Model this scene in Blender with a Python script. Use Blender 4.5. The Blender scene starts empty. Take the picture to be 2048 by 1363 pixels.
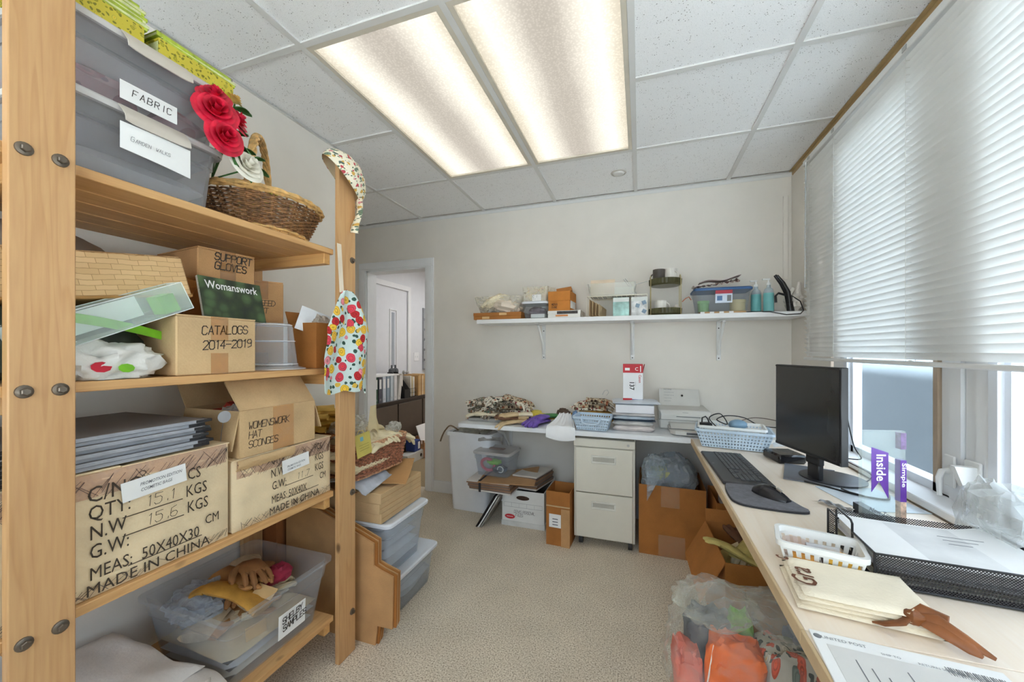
import bpy, bmesh, math, random
from math import pi, sin, cos, radians as R
from mathutils import Vector as V, Matrix, noise, Euler
C = bpy.context.scene.collection
# ---------------------------------------------------------------- camera, world, light, exposure
sc = bpy.context.scene
cd = bpy.data.cameras.new('camera'); cam = bpy.data.objects.new('camera', cd); C.objects.link(cam)
cam.location = (0, 0, 1.25); cam.rotation_euler = (pi/2, 0, .3243)
cd.sensor_width = 36; cd.lens = 761.1/2048*36; cd.shift_y = 18.74/2048; cd.clip_start = .02
sc.camera = cam
w = bpy.data.worlds.new('sky'); sc.world = w; w.use_nodes = True
nt = w.node_tree; bg = nt.nodes['Background']
sky = nt.nodes.new('ShaderNodeTexSky'); sky.sky_type = 'NISHITA'; sky.sun_disc = False
sky.sun_elevation = R(50); sky.sun_rotation = R(200); sky.air_density = 1.2; sky.dust_density = 2.5
wm = nt.nodes.new('ShaderNodeMixRGB'); wm.inputs[0].default_value = .94; wm.inputs[2].default_value = (1, .925, .86, 1)      # bright overcast
nt.links.new(sky.outputs[0], wm.inputs[1]); nt.links.new(wm.outputs[0], bg.inputs[0]); bg.inputs[1].default_value = 3.0
sl = bpy.data.lights.new('sun', 'SUN'); sl.energy = 22; sl.angle = R(3); sl.color = (1, .93, .85)
so = bpy.data.objects.new('sun', sl); C.objects.link(so); so.rotation_euler = (R(-6), R(-38), 0)      # from behind the building, so the window side is in its shade
vs = sc.view_settings; vs.view_transform = 'Standard'; vs.look = 'None'; vs.gamma = 1; vs.use_curve_mapping = False
vs.exposure = 1.42
LAMP = .68                                    # radiance of the ceiling diffusers
sc.cycles.max_bounces = 10; sc.cycles.diffuse_bounces = 5; sc.cycles.transparent_max_bounces = 24
sc.cycles.caustics_reflective = False; sc.cycles.caustics_refractive = False
sc.cycles.use_denoising = True; sc.cycles.sample_clamp_indirect = 6
random.seed(7)

# ---------------------------------------------------------------- materials
def lin(c):
    f = lambda v: v/12.92 if v <= .04045 else ((v+.055)/1.055)**2.4
    return tuple(f(v/255) for v in c[:3]) + (1,)
MATS = {}
class N:
    """small node helper"""
    def __init__(s, name):
        s.m = bpy.data.materials.new(name); s.m.use_nodes = True; s.t = s.m.node_tree
        s.b = s.t.nodes['Principled BSDF']; s.out = s.t.nodes['Material Output']
    def n(s, typ, **kw):
        x = s.t.nodes.new('ShaderNode' + typ)
        for k, v in kw.items():
            if k in x.inputs.keys(): x.inputs[k].default_value = v
            else: setattr(x, k, v)
        return x
    def l(s, a, b): s.t.links.new(a, b)
    def coord(s, scale=(1, 1, 1)):
        c = s.n('TexCoord'); m = s.n('Mapping'); m.inputs['Scale'].default_value = scale
        s.l(c.outputs['Object'], m.inputs[0]); return m.outputs[0]
    def ramp(s, fac, stops, interp='LINEAR'):
        r = s.n('ValToRGB'); r.color_ramp.interpolation = interp; e = r.color_ramp.elements
        while len(e) < len(stops): e.new(.5)
        for i, (p, c) in enumerate(stops): e[i].position = p; e[i].color = lin(c)
        s.l(fac, r.inputs[0]); return r.outputs[0]
    def bump(s, h, strength=.3, dist=.01):
        b = s.n('Bump', Strength=strength, Distance=dist); s.l(h, b.inputs['Height']); s.l(b.outputs[0], s.b.inputs['Normal'])
    def mix(s, fac, a, b, mode='MIX'):
        x = s.n('MixRGB', blend_type=mode)
        for i, v in ((0, fac), (1, a), (2, b)):
            if hasattr(v, 'links'): s.l(v, x.inputs[i])
            else: x.inputs[i].default_value = v
        return x.outputs[0]
    def math(s, op, a, b=0.0):
        x = s.n('Math', operation=op)
        for i, v in ((0, a), (1, b)):
            if hasattr(v, 'links'): s.l(v, x.inputs[i])
            else: x.inputs[i].default_value = v
        return x.outputs[0]
def mat(name, c, rough=.6, var=.06, vs=12, bump=0, bs=80, metal=0, spec=.5, sub=0, trans=0, bd=.004):
    """plain surface with a little uneven tone and relief"""
    if name in MATS: return MATS[name]
    k = N(name); co = k.coord()
    nz = k.n('TexNoise', Scale=vs, Detail=4); k.l(co, nz.inputs[0])
    d = tuple(max(0, v*(1-var)) for v in c); u = tuple(min(255, v*(1+var)) for v in c)
    k.l(k.ramp(nz.outputs[0], [(.25, d), (.75, u)]), k.b.inputs['Base Color'])
    k.b.inputs['Roughness'].default_value = rough; k.b.inputs['Metallic'].default_value = metal
    k.b.inputs['Specular IOR Level'].default_value = spec
    if bump:
        n2 = k.n('TexNoise', Scale=bs, Detail=3); k.l(co, n2.inputs[0]); k.bump(n2.outputs[0], bump, bd)
    if trans:                                   # thin sheet that lets light through
        tr = k.n('BsdfTranslucent'); tr.inputs[0].default_value = lin(u); mx = k.n('MixShader'); mx.inputs[0].default_value = trans
        k.l(k.b.outputs[0], mx.inputs[1]); k.l(tr.outputs[0], mx.inputs[2]); k.l(mx.outputs[0], k.out.inputs[0])
    MATS[name] = k.m; return k.m
def wood(name, c, dk, axis=1, rough=.5, bands=13.0, knots=True):
    if name in MATS: return MATS[name]
    k = N(name); sc_ = [1, 1, 1]; sc_[axis] = .07
    co = k.coord(tuple(sc_)); oi = k.n('ObjectInfo')
    ad = k.n('VectorMath', operation='ADD'); k.l(co, ad.inputs[0])
    sx = k.n('VectorMath', operation='SCALE'); sx.inputs[0].default_value = (3.1, 5.7, 2.3); k.l(oi.outputs['Random'], sx.inputs['Scale']); k.l(sx.outputs[0], ad.inputs[1])
    nz = k.n('TexNoise', Scale=bands, Detail=2, Distortion=.25); k.l(ad.outputs[0], nz.inputs[0])
    rings = k.math('FRACT', k.math('MULTIPLY', nz.outputs[0], 9.0))
    fine = k.n('TexNoise', Scale=140, Detail=2); k.l(ad.outputs[0], fine.inputs[0])
    mid = tuple((a+b)/2 for a, b in zip(c, dk))
    col = k.ramp(rings, [(0, c), (.5, c), (.9, tuple(.55*a+.45*b for a, b in zip(c, mid))), (1, c)])
    col = k.mix(.16, col, fine.outputs[0], 'OVERLAY')
    if knots:
        c2 = k.coord(tuple(4.6 if i != axis else 2.6 for i in range(3)))
        a2 = k.n('VectorMath', operation='ADD'); k.l(c2, a2.inputs[0]); k.l(sx.outputs[0], a2.inputs[1])
        vo = k.n('TexVoronoi', Scale=1.6); k.l(a2.outputs[0], vo.inputs[0])
        kn = k.ramp(vo.outputs['Distance'], [(0, (255,)*3), (.06, (235,)*3), (.11, (40,)*3), (.2, (0,)*3)])
        col = k.mix(kn, col, lin(tuple(v*.55 for v in dk)))
    k.l(col, k.b.inputs['Base Color']); k.b.inputs['Roughness'].default_value = rough
    k.bump(fine.outputs[0], .08, .002)
    MATS[name] = k.m; return k.m
def card(name, c, rough=.75):
    """corrugated cardboard: faint flute lines, blotches"""
    if name in MATS: return MATS[name]
    k = N(name); co = k.coord()
    nz = k.n('TexNoise', Scale=9, Detail=5); k.l(co, nz.inputs[0]); f = k.n('TexNoise', Scale=260, Detail=2); k.l(co, f.inputs[0])
    col = k.ramp(nz.outputs[0], [(.3, tuple(v*.93 for v in c)), (.7, tuple(min(255, v*1.04) for v in c))])
    col = k.mix(.12, col, f.outputs[0], 'OVERLAY'); k.l(col, k.b.inputs['Base Color'])
    k.b.inputs['Roughness'].default_value = rough; k.b.inputs['Specular IOR Level'].default_value = .25
    wv = k.n('TexWave', Scale=60, Distortion=.4, bands_direction='DIAGONAL'); k.l(co, wv.inputs[0]); k.bump(wv.outputs[0], .05, .002)
    MATS[name] = k.m; return k.m
def clear(name, tint=(235, 238, 242), body=.18, rough=.12, crinkle=0, scale=30, spec=.5, haze=.55, fw=.45):
    """thin clear plastic: mostly see-through, some haze, glossy film"""
    if name in MATS: return MATS[name]
    k = N(name); k.b.inputs['Base Color'].default_value = lin(tint); k.b.inputs['Roughness'].default_value = rough
    k.b.inputs['Specular IOR Level'].default_value = spec
    tr = k.n('BsdfTransparent'); tr.inputs[0].default_value = lin(tuple(min(255, v+14) for v in tint))
    lw = k.n('LayerWeight', Blend=.35); fac = k.math('ADD', k.math('MULTIPLY', lw.outputs['Facing'], fw), body)
    if crinkle:
        co = k.coord(); nz = k.n('TexNoise', Scale=scale, Detail=5, Distortion=1.5); k.l(co, nz.inputs[0]); k.bump(nz.outputs[0], crinkle, .02)
        g = k.ramp(nz.outputs[0], [(.42, (0, 0, 0)), (.62, (150, 150, 150))])
        fac = k.math('ADD', fac, k.math('MULTIPLY', g, haze))
    fac = k.math('MINIMUM', fac, .95)
    mx = k.n('MixShader'); k.l(fac, mx.inputs[0]); k.l(tr.outputs[0], mx.inputs[1]); k.l(k.b.outputs[0], mx.inputs[2]); k.l(mx.outputs[0], k.out.inputs[0])
    MATS[name] = k.m; return k.m
def floral(name, base, cols, leaf, scale=28, rough=.85, fill=.42, axis=0):
    """printed cloth: blossoms and leaves scattered by Voronoi cells"""
    if name in MATS: return MATS[name]
    k = N(name); sx = [1, 1, 1]; sx[axis] = .25; co = k.coord(tuple(sx))
    dn = k.n('TexNoise', Scale=scale*1.2, Detail=1); k.l(co, dn.inputs[0])
    wob = k.n('VectorMath', operation='MULTIPLY_ADD'); k.l(dn.outputs['Color'], wob.inputs[0]); wob.inputs[1].default_value = (.012,)*3; k.l(co, wob.inputs[2])
    v2 = k.n('TexVoronoi', Scale=scale*1.9); k.l(wob.outputs[0], v2.inputs[0])
    lf = k.ramp(v2.outputs['Distance'], [(0, (255,)*3), (.36, (0,)*3)], 'CONSTANT')
    sep = k.n('SeparateColor'); k.l(v2.outputs['Color'], sep.inputs[0])
    lf = k.math('MULTIPLY', lf, k.math('GREATER_THAN', sep.outputs[1], .35))
    col = k.mix(lf, lin(base), lin(leaf))
    v1 = k.n('TexVoronoi', Scale=scale, Randomness=.8); k.l(wob.outputs[0], v1.inputs[0])
    s1 = k.n('SeparateColor'); k.l(v1.outputs['Color'], s1.inputs[0])
    pick = k.ramp(s1.outputs[0], [(i/len(cols), c) for i, c in enumerate(cols)], 'CONSTANT')
    core = k.ramp(v1.outputs['Distance'], [(0, (255, 226, 150)), (.1, (255, 255, 255)), (.2, (205, 205, 205)), (.27, (255, 255, 255)), (.36, (225, 225, 225))], 'CONSTANT')
    pick = k.mix(.85, pick, core, 'MULTIPLY')
    fl = k.ramp(v1.outputs['Distance'], [(0, (255,)*3), (fill, (0,)*3)], 'CONSTANT')
    col = k.mix(fl, col, pick)
    k.l(col, k.b.inputs['Base Color']); k.b.inputs['Roughness'].default_value = rough
    MATS[name] = k.m; return k.m

# ---------------------------------------------------------------- geometry
class G:
    def __init__(s): s.v = []; s.f = []; s.mi = []; s.M = Matrix.Identity(4); s.cur = 0
    def at(s, loc=(0, 0, 0), rot=(0, 0, 0), sc=(1, 1, 1)):
        s.M = Matrix.LocRotScale(V(loc), Euler(rot), V(sc)); return s
    def add(s, vs, fs):
        o = len(s.v); s.v += [tuple(s.M @ V(p)) for p in vs]; s.f += [tuple(i+o for i in f) for f in fs]; s.mi += [s.cur]*len(fs); return s
    def box(s, x0, x1, y0, y1, z0, z1, b=0):
        if b <= 0:
            return s.add([(x, y, z) for x in (x0, x1) for y in (y0, y1) for z in (z0, z1)],
                         [(0, 1, 3, 2), (4, 6, 7, 5), (0, 4, 5, 1), (2, 3, 7, 6), (0, 2, 6, 4), (1, 5, 7, 3)])
        lo = (x0, y0, z0); hi = (x1, y1, z1); vs = []; ix = {}
        for c in range(8):
            sg = [(c >> a) & 1 for a in range(3)]
            for a in range(3):                       # vertex lying on the face normal to axis a
                p = [(hi[q] if sg[q] else lo[q]) if q == a else ((hi[q]-b) if sg[q] else (lo[q]+b)) for q in range(3)]
                ix[c, a] = len(vs); vs.append(tuple(p))
        fs = []
        for a in range(3):
            p, q = [(1, 2), (2, 0), (0, 1)][a]
            for sgn in (0, 1):
                cs = [(sgn << a) | (i << p) | (j << q) for i, j in ((0, 0), (1, 0), (1, 1), (0, 1))]
                f = [ix[c, a] for c in cs]; fs.append(tuple(f if sgn else f[::-1]))
            for i in (0, 1):
                for j in (0, 1):
                    c0 = (i << p) | (j << q); c1 = c0 | (1 << a)
                    f = [ix[c0, p], ix[c1, p], ix[c1, q], ix[c0, q]]
                    fs.append(tuple(f if i == j else f[::-1]))
        for c in range(8):
            f = [ix[c, 0], ix[c, 1], ix[c, 2]]
            fs.append(tuple(f if bin(c).count('1') % 2 else f[::-1]))
        return s.add(vs, fs)
    def loft(s, rings, c0=True, c1=True, closed=True):
        n = len(rings[0]); vs = [p for r in rings for p in r]; fs = []
        for i in range(len(rings)-1):
            for j in range(n if closed else n-1):
                a = i*n+j; b = i*n+(j+1) % n
                fs.append((a, b, b+n, a+n))
        if c0: fs.append(tuple(range(n))[::-1])
        if c1: fs.append(tuple(range((len(rings)-1)*n, len(rings)*n)))
        return s.add(vs, fs)
    def tube(s, pts, r, n=7, closed=False, flat=1.0):
        P = [V(p) for p in pts]; m = len(P); rr = r if isinstance(r, (list, tuple)) else [r]*m
        up = None; rings = []
        for i in range(m):
            t = (P[(i+1) % m] - P[i-1]) if closed else (P[min(i+1, m-1)] - P[max(i-1, 0)])
            if t.length < 1e-9: t = V((0, 0, 1))
            t.normalize()
            if up is None: up = t.orthogonal().normalized()
            up = (up - t*up.dot(t))
            if up.length < 1e-6: up = t.orthogonal()
            up.normalize(); w_ = t.cross(up)
            rings.append([tuple(P[i] + up*(rr[i]*cos(2*pi*k/n)) + w_*(rr[i]*flat*sin(2*pi*k/n))) for k in range(n)])
        if closed: rings.append(rings[0])
        return s.loft(rings, not closed, not closed)
    def lathe(s, prof, n=24, c0=True, c1=True):
        return s.loft([[(r*cos(2*pi*k/n), r*sin(2*pi*k/n), z) for k in range(n)] for r, z in prof], c0, c1)
    def prism(s, pts, z0, z1):
        return s.loft([[(x, y, z0) for x, y in pts], [(x, y, z1) for x, y in pts]])
    def sheet(s, nx, ny, fn, th=0.0):
        vs = [tuple(fn(i/nx, j/ny)) for j in range(ny+1) for i in range(nx+1)]; m = len(vs); w_ = nx+1
        fs = [(j*w_+i, j*w_+i+1, (j+1)*w_+i+1, (j+1)*w_+i) for j in range(ny) for i in range(nx)]
        if not th: return s.add(vs, fs)
        nr = [V((0, 0, 0)) for _ in vs]
        for f in fs:
            q = (V(vs[f[2]])-V(vs[f[0]])).cross(V(vs[f[3]])-V(vs[f[1]]))
            for i in f: nr[i] += q
        lo = [tuple(V(p)-(q.normalized() if q.length > 0 else V((0, 0, 1)))*th) for p, q in zip(vs, nr)]
        rim = [i for i in range(nx+1)] + [j*w_+nx for j in range(1, ny+1)] + [ny*w_+i for i in range(nx-1, -1, -1)] + [j*w_ for j in range(ny-1, 0, -1)]
        f2 = [tuple(m+i for i in f[::-1]) for f in fs]
        f3 = [(rim[(k+1) % len(rim)], rim[k], m+rim[k], m+rim[(k+1) % len(rim)]) for k in range(len(rim))]
        return s.add(vs+lo, fs+f2+f3)
    def blob(s, c, r, nu=18, nv=12, amp=0.0, fr=4.0, seed=0, e=1.0, flatb=None):
        """ellipsoid / superellipsoid with noise; flatb clamps the underside"""
        vs = []; sp = lambda v: math.copysign(abs(v)**e, v)
        for j in range(nv+1):
            ph = -pi/2+pi*j/nv
            for i in range(nu):
                th = 2*pi*i/nu; d = V((sp(cos(ph))*sp(cos(th)), sp(cos(ph))*sp(sin(th)), sp(sin(ph))))
                q = 1+amp*noise.noise(d*fr+V((seed*7.3, seed*3.1, seed)))+amp*.5*noise.noise(d*fr*2.3+V((seed*5.3, seed, seed*2)))
                p = [c[a]+r[a]*d[a]*q for a in range(3)]
                if flatb is not None: p[2] = max(p[2], flatb)
                vs.append(tuple(p))
        fs = [(j*nu+i, j*nu+(i+1) % nu, (j+1)*nu+(i+1) % nu, (j+1)*nu+i) for j in range(nv) for i in range(nu)]
        return s.add(vs, fs)
    def warp(s, fn, start=0):
        s.v[start:] = [tuple(fn(V(p))) for p in s.v[start:]]; return s
    def build(s, name, m, parent=None, loc=None, rot=None, ang=38, label=None):
        me = bpy.data.meshes.new(name); me.from_pydata(s.v, [], s.f)
        for q in (m if isinstance(m, (list, tuple)) else [m]): me.materials.append(q)
        if any(s.mi): me.polygons.foreach_set('material_index', s.mi)
        bm = bmesh.new(); bm.from_mesh(me); bmesh.ops.remove_doubles(bm, verts=bm.verts, dist=1e-6)
        bmesh.ops.recalc_face_normals(bm, faces=bm.faces); bm.to_mesh(me); bm.free()
        if ang:
            me.shade_smooth(); me.set_sharp_from_angle(angle=R(ang))
        o = bpy.data.objects.new(name, me); C.objects.link(o)
        if parent: o.parent = parent
        if loc: o.location = loc
        if rot: o.rotation_euler = rot
        if label: o['label'] = label
        return o
def tag(o, label, cat, group=None):
    o['label'] = label; o['category'] = cat
    if group: o['group'] = group
    return o
def T(name, label, cat, loc=(0, 0, 0), rz=0, group=None, rot=None):
    o = bpy.data.objects.new(name, None); C.objects.link(o); o.empty_display_size = .03
    o.location = loc; o.rotation_euler = rot if rot else (0, 0, rz); return tag(o, label, cat, group)
def struct(o): o['kind'] = 'structure'; return o
def stuff(o): o['kind'] = 'stuff'; return o
def dup(o, loc=None, rz=None, label=None, rot=None):
    c = o.copy(); C.objects.link(c)
    if loc is not None: c.location = loc
    if rz is not None: c.rotation_euler = (0, 0, rz)
    if rot is not None: c.rotation_euler = rot
    if label: c['label'] = label
    for ch in o.children:
        d = ch.copy(); C.objects.link(d); d.parent = c
        for g in ch.children:
            e = g.copy(); C.objects.link(e); e.parent = d
    return c
def copymesh(o, name, parent=None, loc=None, rot=None, m=None):
    c = o.copy(); c.name = name; C.objects.link(c); c.parent = parent
    if loc is not None: c.location = loc
    if rot is not None: c.rotation_euler = rot
    if m is not None:
        c.material_slots[0].link = 'OBJECT'; c.material_slots[0].material = m
    return c
def rrect(w_, d, r, z, n=5, ox=0, oy=0):
    o = []
    for cx, cy, a in ((w_/2-r, d/2-r, 0), (-w_/2+r, d/2-r, 1), (-w_/2+r, -d/2+r, 2), (w_/2-r, -d/2+r, 3)):
        for k in range(n): t = (a+k/(n-1))*pi/2; o.append((ox+cx+r*cos(t), oy+cy+r*sin(t), z))
    return o
GLY = {'A': '00 26 40|12 32', 'B': '00 06 36 45 44 33 03|33 42 41 30 00', 'C': '45 36 16 05 01 10 30 41', 'D': '00 06 26 44 42 20 00', 'E': '46 06 00 40|03 33', 'F': '00 06 46|03 33',
 'G': '45 36 16 05 01 10 30 41 43 23', 'H': '00 06|40 46|03 43', 'I': '20 26', 'J': '01 10 20 31 36', 'K': '00 06|46 03 40', 'L': '06 00 40', 'M': '00 06 22 46 40', 'N': '00 06 40 46',
 'O': '16 05 01 10 30 41 45 36 16', 'P': '00 06 36 45 44 33 03', 'Q': '16 05 01 10 30 41 45 36 16|22 40', 'R': '00 06 36 45 44 33 03|23 40', 'S': '45 36 16 05 04 13 33 42 41 30 10 01', 'T': '06 46|26 20',
 'U': '06 01 10 30 41 46', 'V': '06 20 46', 'W': '06 10 23 30 46', 'X': '00 46|06 40', 'Y': '06 23 46|23 20', 'Z': '06 46 00 40', '0': '16 05 01 10 30 41 45 36 16', '1': '15 26 20', '2': '05 16 36 45 44 00 40',
 '3': '05 16 36 45 44 33 23|33 42 41 30 10 01', '4': '36 02 42|36 30', '5': '46 06 04 34 43 41 30 10 01', '6': '36 05 01 10 30 41 42 33 13 02', '7': '06 46 10', '8': '13 04 05 16 36 45 44 33 13 02 01 10 30 41 42 33',
 '9': '10 41 45 36 16 05 04 13 33 44', '-': '03 43', ':': '20 21|23 24', '.': '20 21', '/': '00 46', '_': '00 40', ' ': ''}
def hand(g, s, x, y, h, wt, slant=.12, jit=.06, adv=1.0, seed=1):
    """handwritten capitals as thin pen strokes in the local XY plane"""
    rnd = random.Random(seed); u = h/6
    for ch in s:
        k = 1.0; q = ch
        if ch.islower(): q = ch.upper(); k = .72
        for st in GLY.get(q, '').split('|'):
            if not st: continue
            pp = []
            for a in st.split():
                px = int(a[0])*u*k*.86; py = int(a[1])*u*k
                pp.append((x+px+py*slant+rnd.uniform(-jit, jit)*u*2, y+py+rnd.uniform(-jit, jit)*u*2))
            for (x0, y0), (x1, y1) in zip(pp, pp[1:]):
                dx, dy = x1-x0, y1-y0; L = math.hypot(dx, dy) or 1; ex, ey = dx/L*wt*.5, dy/L*wt*.5; nx, ny = -ey, ex
                g.add([(x0-ex+nx, y0-ey+ny, 0), (x0-ex-nx, y0-ey-ny, 0), (x1+ex-nx, y1+ey-ny, 0), (x1+ex+nx, y1+ey+ny, 0)], [(0, 1, 2, 3)])
        x += u*k*(3.9 if q in 'I1' else 2.8 if q in '.:' else 4.9)*adv
    return x
def frame_M(o, xd, yd):
    xd = V(xd).normalized(); yd = V(yd).normalized(); zd = xd.cross(yd)
    return Matrix(((xd.x, yd.x, zd.x, o[0]), (xd.y, yd.y, zd.y, o[1]), (xd.z, yd.z, zd.z, o[2]), (0, 0, 0, 1)))
FX = ((0, 1, 0), (0, 0, 1))       # face looking +X: text runs +Y
FY = ((1, 0, 0), (0, 0, 1))       # face looking -Y: text runs +X
def hwrite(lines, o, face, h, wt, m, parent, name='handwriting', lead=1.45, seed=1, **kw):
    g = G()
    for i, s in enumerate(lines): hand(g, s, 0, -i*h*lead, h, wt, seed=seed+i, **kw)
    M = frame_M(o, *face); g.v = [tuple(M @ V(p)) for p in g.v]
    return g.build(name, m, parent, ang=0)
TXT = {}
def ptext(s, size, o, face, m, parent, name='lettering', sx=1.0, shear=0, bold=0, align='LEFT'):
    """printed lettering, flat, made from the built-in font"""
    key = (s, shear, bold, align)
    if key not in TXT:
        cu = bpy.data.curves.new('lettering', 'FONT'); cu.body = s; cu.size = 1; cu.shear = shear; cu.offset = bold; cu.align_x = align; cu.resolution_u = 2
        ob = bpy.data.objects.new('lettering', cu); C.objects.link(ob); dg = bpy.context.evaluated_depsgraph_get()
        me = bpy.data.meshes.new_from_object(ob.evaluated_get(dg)); TXT[key] = ([tuple(v.co) for v in me.vertices], [tuple(p.vertices) for p in me.polygons])
        bpy.data.objects.remove(ob); bpy.data.meshes.remove(me)
    vs, fs = TXT[key]; g = G(); g.M = frame_M(o, *face) @ Matrix.Diagonal((size*sx, size, 1, 1)); g.add(vs, fs)
    return g.build(name, m, parent, ang=0)
# ---------------------------------------------------------------- shared materials
WALL = mat('wall_paint', (230, 224, 215), .8, .012, 6, .06, 180)
TRIM = mat('white_trim', (238, 239, 240), .45, .01)
WHITE = mat('white_paint', (236, 236, 236), .4, .015)
METALW = mat('white_metal', (232, 232, 230), .35, .01)
PINE = wood('pine', (214, 168, 112), (176, 122, 68), 1); PINEZ = wood('pine_upright', (206, 162, 112), (172, 120, 70), 2); PINEX = wood('pine_cross', (214, 166, 104), (170, 112, 60), 0)
CARD = card('cardboard', (196, 152, 104)); CARDL = card('cardboard_pale', (208, 176, 132)); CARDD = card('cardboard_brown', (174, 114, 58)); CARDR = card('cardboard_red', (150, 96, 56))
PAPER = mat('paper', (240, 240, 238), .7, .01); INK = mat('ink', (38, 34, 32), .7, .05); INKB = mat('printed_ink', (66, 54, 42), .8, .1)
PEN = mat('pen_ink', (52, 46, 42), .7, .05); GREYINK = mat('grey_print', (120, 122, 126), .7, .03)
TAPE = clear('packing_tape', (238, 222, 192), .16, .15, .1, 40, haze=.12, fw=.2)
BLACK = mat('black_plastic', (30, 30, 32), .35, .05); DARK = mat('dark_rubber', (42, 42, 44), .6, .05)
CHROME = mat('steel', (190, 190, 188), .3, .04, metal=1)
BIN = clear('clear_tote', (232, 234, 236), .055, .16, fw=.22); GLASSY = clear('acrylic', (236, 242, 240), .07, .04); FILM = clear('plastic_film', (232, 236, 238), .12, .12, .9, 24)
BINL = clear('clear_tote_haze', (218, 218, 220), .20, .3, fw=.22)

# ---------------------------------------------------------------- room shell
XL, XR, YB, YN, H = -1.69, .955, 2.99, -1.2, 2.43
FL = N('carpet'); co = FL.coord(); a = FL.n('TexNoise', Scale=170, Detail=3); b = FL.n('TexNoise', Scale=5, Detail=3); FL.l(co, a.inputs[0]); FL.l(co, b.inputs[0])
ccol = FL.ramp(a.outputs[0], [(.34, (166, 152, 132)), (.45, (216, 202, 180)), (.58, (236, 224, 204)), (.70, (250, 242, 228))])
FL.l(FL.mix(.25, ccol, FL.ramp(b.outputs[0], [(.3, (200,)*3), (.7, (255,)*3)]), 'MULTIPLY'), FL.b.inputs['Base Color'])
FL.b.inputs['Roughness'].default_value = .95; FL.b.inputs['Specular IOR Level'].default_value = .1; FL.bump(a.outputs[0], .22, .003); CARPET = FL.m
struct(G().box(-4, XR+.1, YN, YB+.06, -.08, 0).build('floor', CARPET, ang=0))
struct(G().box(-4, XR+.1, YB+.06, YB+3.4, -.08, 0).build('floor_next', mat('carpet_brown', (150, 132, 102), .95, .16, 140, .3, 200), ang=0))
# back wall with the doorway
DX0, DX1, DZ = -2.465, -1.814, 2.0
g = G().box(-3.0, DX0, YB, YB+.12, 0, H+.1).box(DX1, XR+.12, YB, YB+.12, 0, H+.1).box(DX0, DX1, YB, YB+.12, DZ, H+.1)
struct(g.build('wall_back', WALL, ang=0))
struct(G().box(XL-.1, XL, YN, 1.875, 0, H+.1).build('wall_left', WALL, ang=0))
struct(G().box(-2.8, XL-.1, 1.775, 1.875, 0, H+.1).box(-2.9, -2.8, 1.775, YB, 0, H+.1).build('wall_alcove', WALL, ang=0))
RX0, RX1, RZ0, RZ1 = -1.25, .55, .85, 2.15
struct(G().box(XL-.1, RX0, YN-.1, YN, 0, H+.1).box(RX1, XR+.12, YN-.1, YN, 0, H+.1).box(RX0, RX1, YN-.1, YN, 0, RZ0).box(RX0, RX1, YN-.1, YN, RZ1, H+.1).build('wall_rear', WALL, ang=0))  # unseen rear wall, set close to hold light; opening for the added window
WY0, WY1, WZ0, WZ1 = -.45, 2.44, .77, 2.27
g = G().box(XR, XR+.12, YN, WY0, 0, H+.1).box(XR, XR+.12, WY1, YB+.12, 0, H+.1).box(XR, XR+.12, WY0, WY1, 0, WZ0).box(XR, XR+.12, WY0, WY1, WZ1, H+.1)
struct(g.build('wall_right', WALL, ang=0))
# next room
NL = -3.02
struct(G().box(NL-.1, NL, YB, 3.62, 0, H+.1).box(NL-.1, NL, 4.5, YB+3.4, 0, H+.1).box(NL-.1, NL, 3.62, 4.5, 2.06, H+.1).build('wall_next_left', mat('wall_cool', (222, 224, 227), .8, .01), ang=0))
struct(G().box(NL-.1, XR+.1, YB+3.4, YB+3.5, 0, H+.1).build('wall_next_far', WALL, ang=0))
struct(G().box(NL, -.4, YB+.12, YB+3.4, H+.002, H+.06).build('ceiling_next', mat('ceiling_plain', (232, 232, 232), .9), ang=0))
struct(G().box(-.4, -.3, YB+.12, YB+3.4, 0, H+.1).build('wall_next_right', WALL, ang=0))
def baseboard(name, x0, x1, y0, y1):
    struct(G().box(x0, x1, y0, y1, 0, .085).box(min(x0, x1)+(.004 if x1-x0 < .05 else 0), x1-(.004 if x1-x0 < .05 else 0), y0+(.004 if y1-y0 < .05 else 0), y1, .085, .1).build(name, TRIM, ang=0))
baseboard('baseboard_back', -1.735, XR, YB-.016, YB); baseboard('baseboard_left', XL, XL+.016, YN, 1.875); baseboard('baseboard_right', XR-.016, XR, YN, YB-.016)
# doorway trim: two casings, head, jambs
def casing(name, x0, x1, z0, z1):
    g = G().box(x0, x1, YB-.014, YB, z0, z1).box(x0+.012, x1-.012, YB-.02, YB-.014, z0+(.012 if z0 > 1 else 0), z1-.012 if z0 > 1 else z1)
    return struct(g.build(name, TRIM, ang=0))
casing('trim_1', DX1, DX1+.076, 0, DZ); casing('trim_2', DX0-.076, DX0, 0, DZ); casing('trim_3', DX0-.076, DX1+.076, DZ, DZ+.074)
struct(G().box(DX0-.002, DX0+.014, YB-.002, YB+.124, 0, DZ).box(DX1-.014, DX1+.002, YB-.002, YB+.124, 0, DZ).box(DX0, DX1, YB-.002, YB+.124, DZ-.014, DZ+.002).build('trim_4', TRIM, ang=0))
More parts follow.
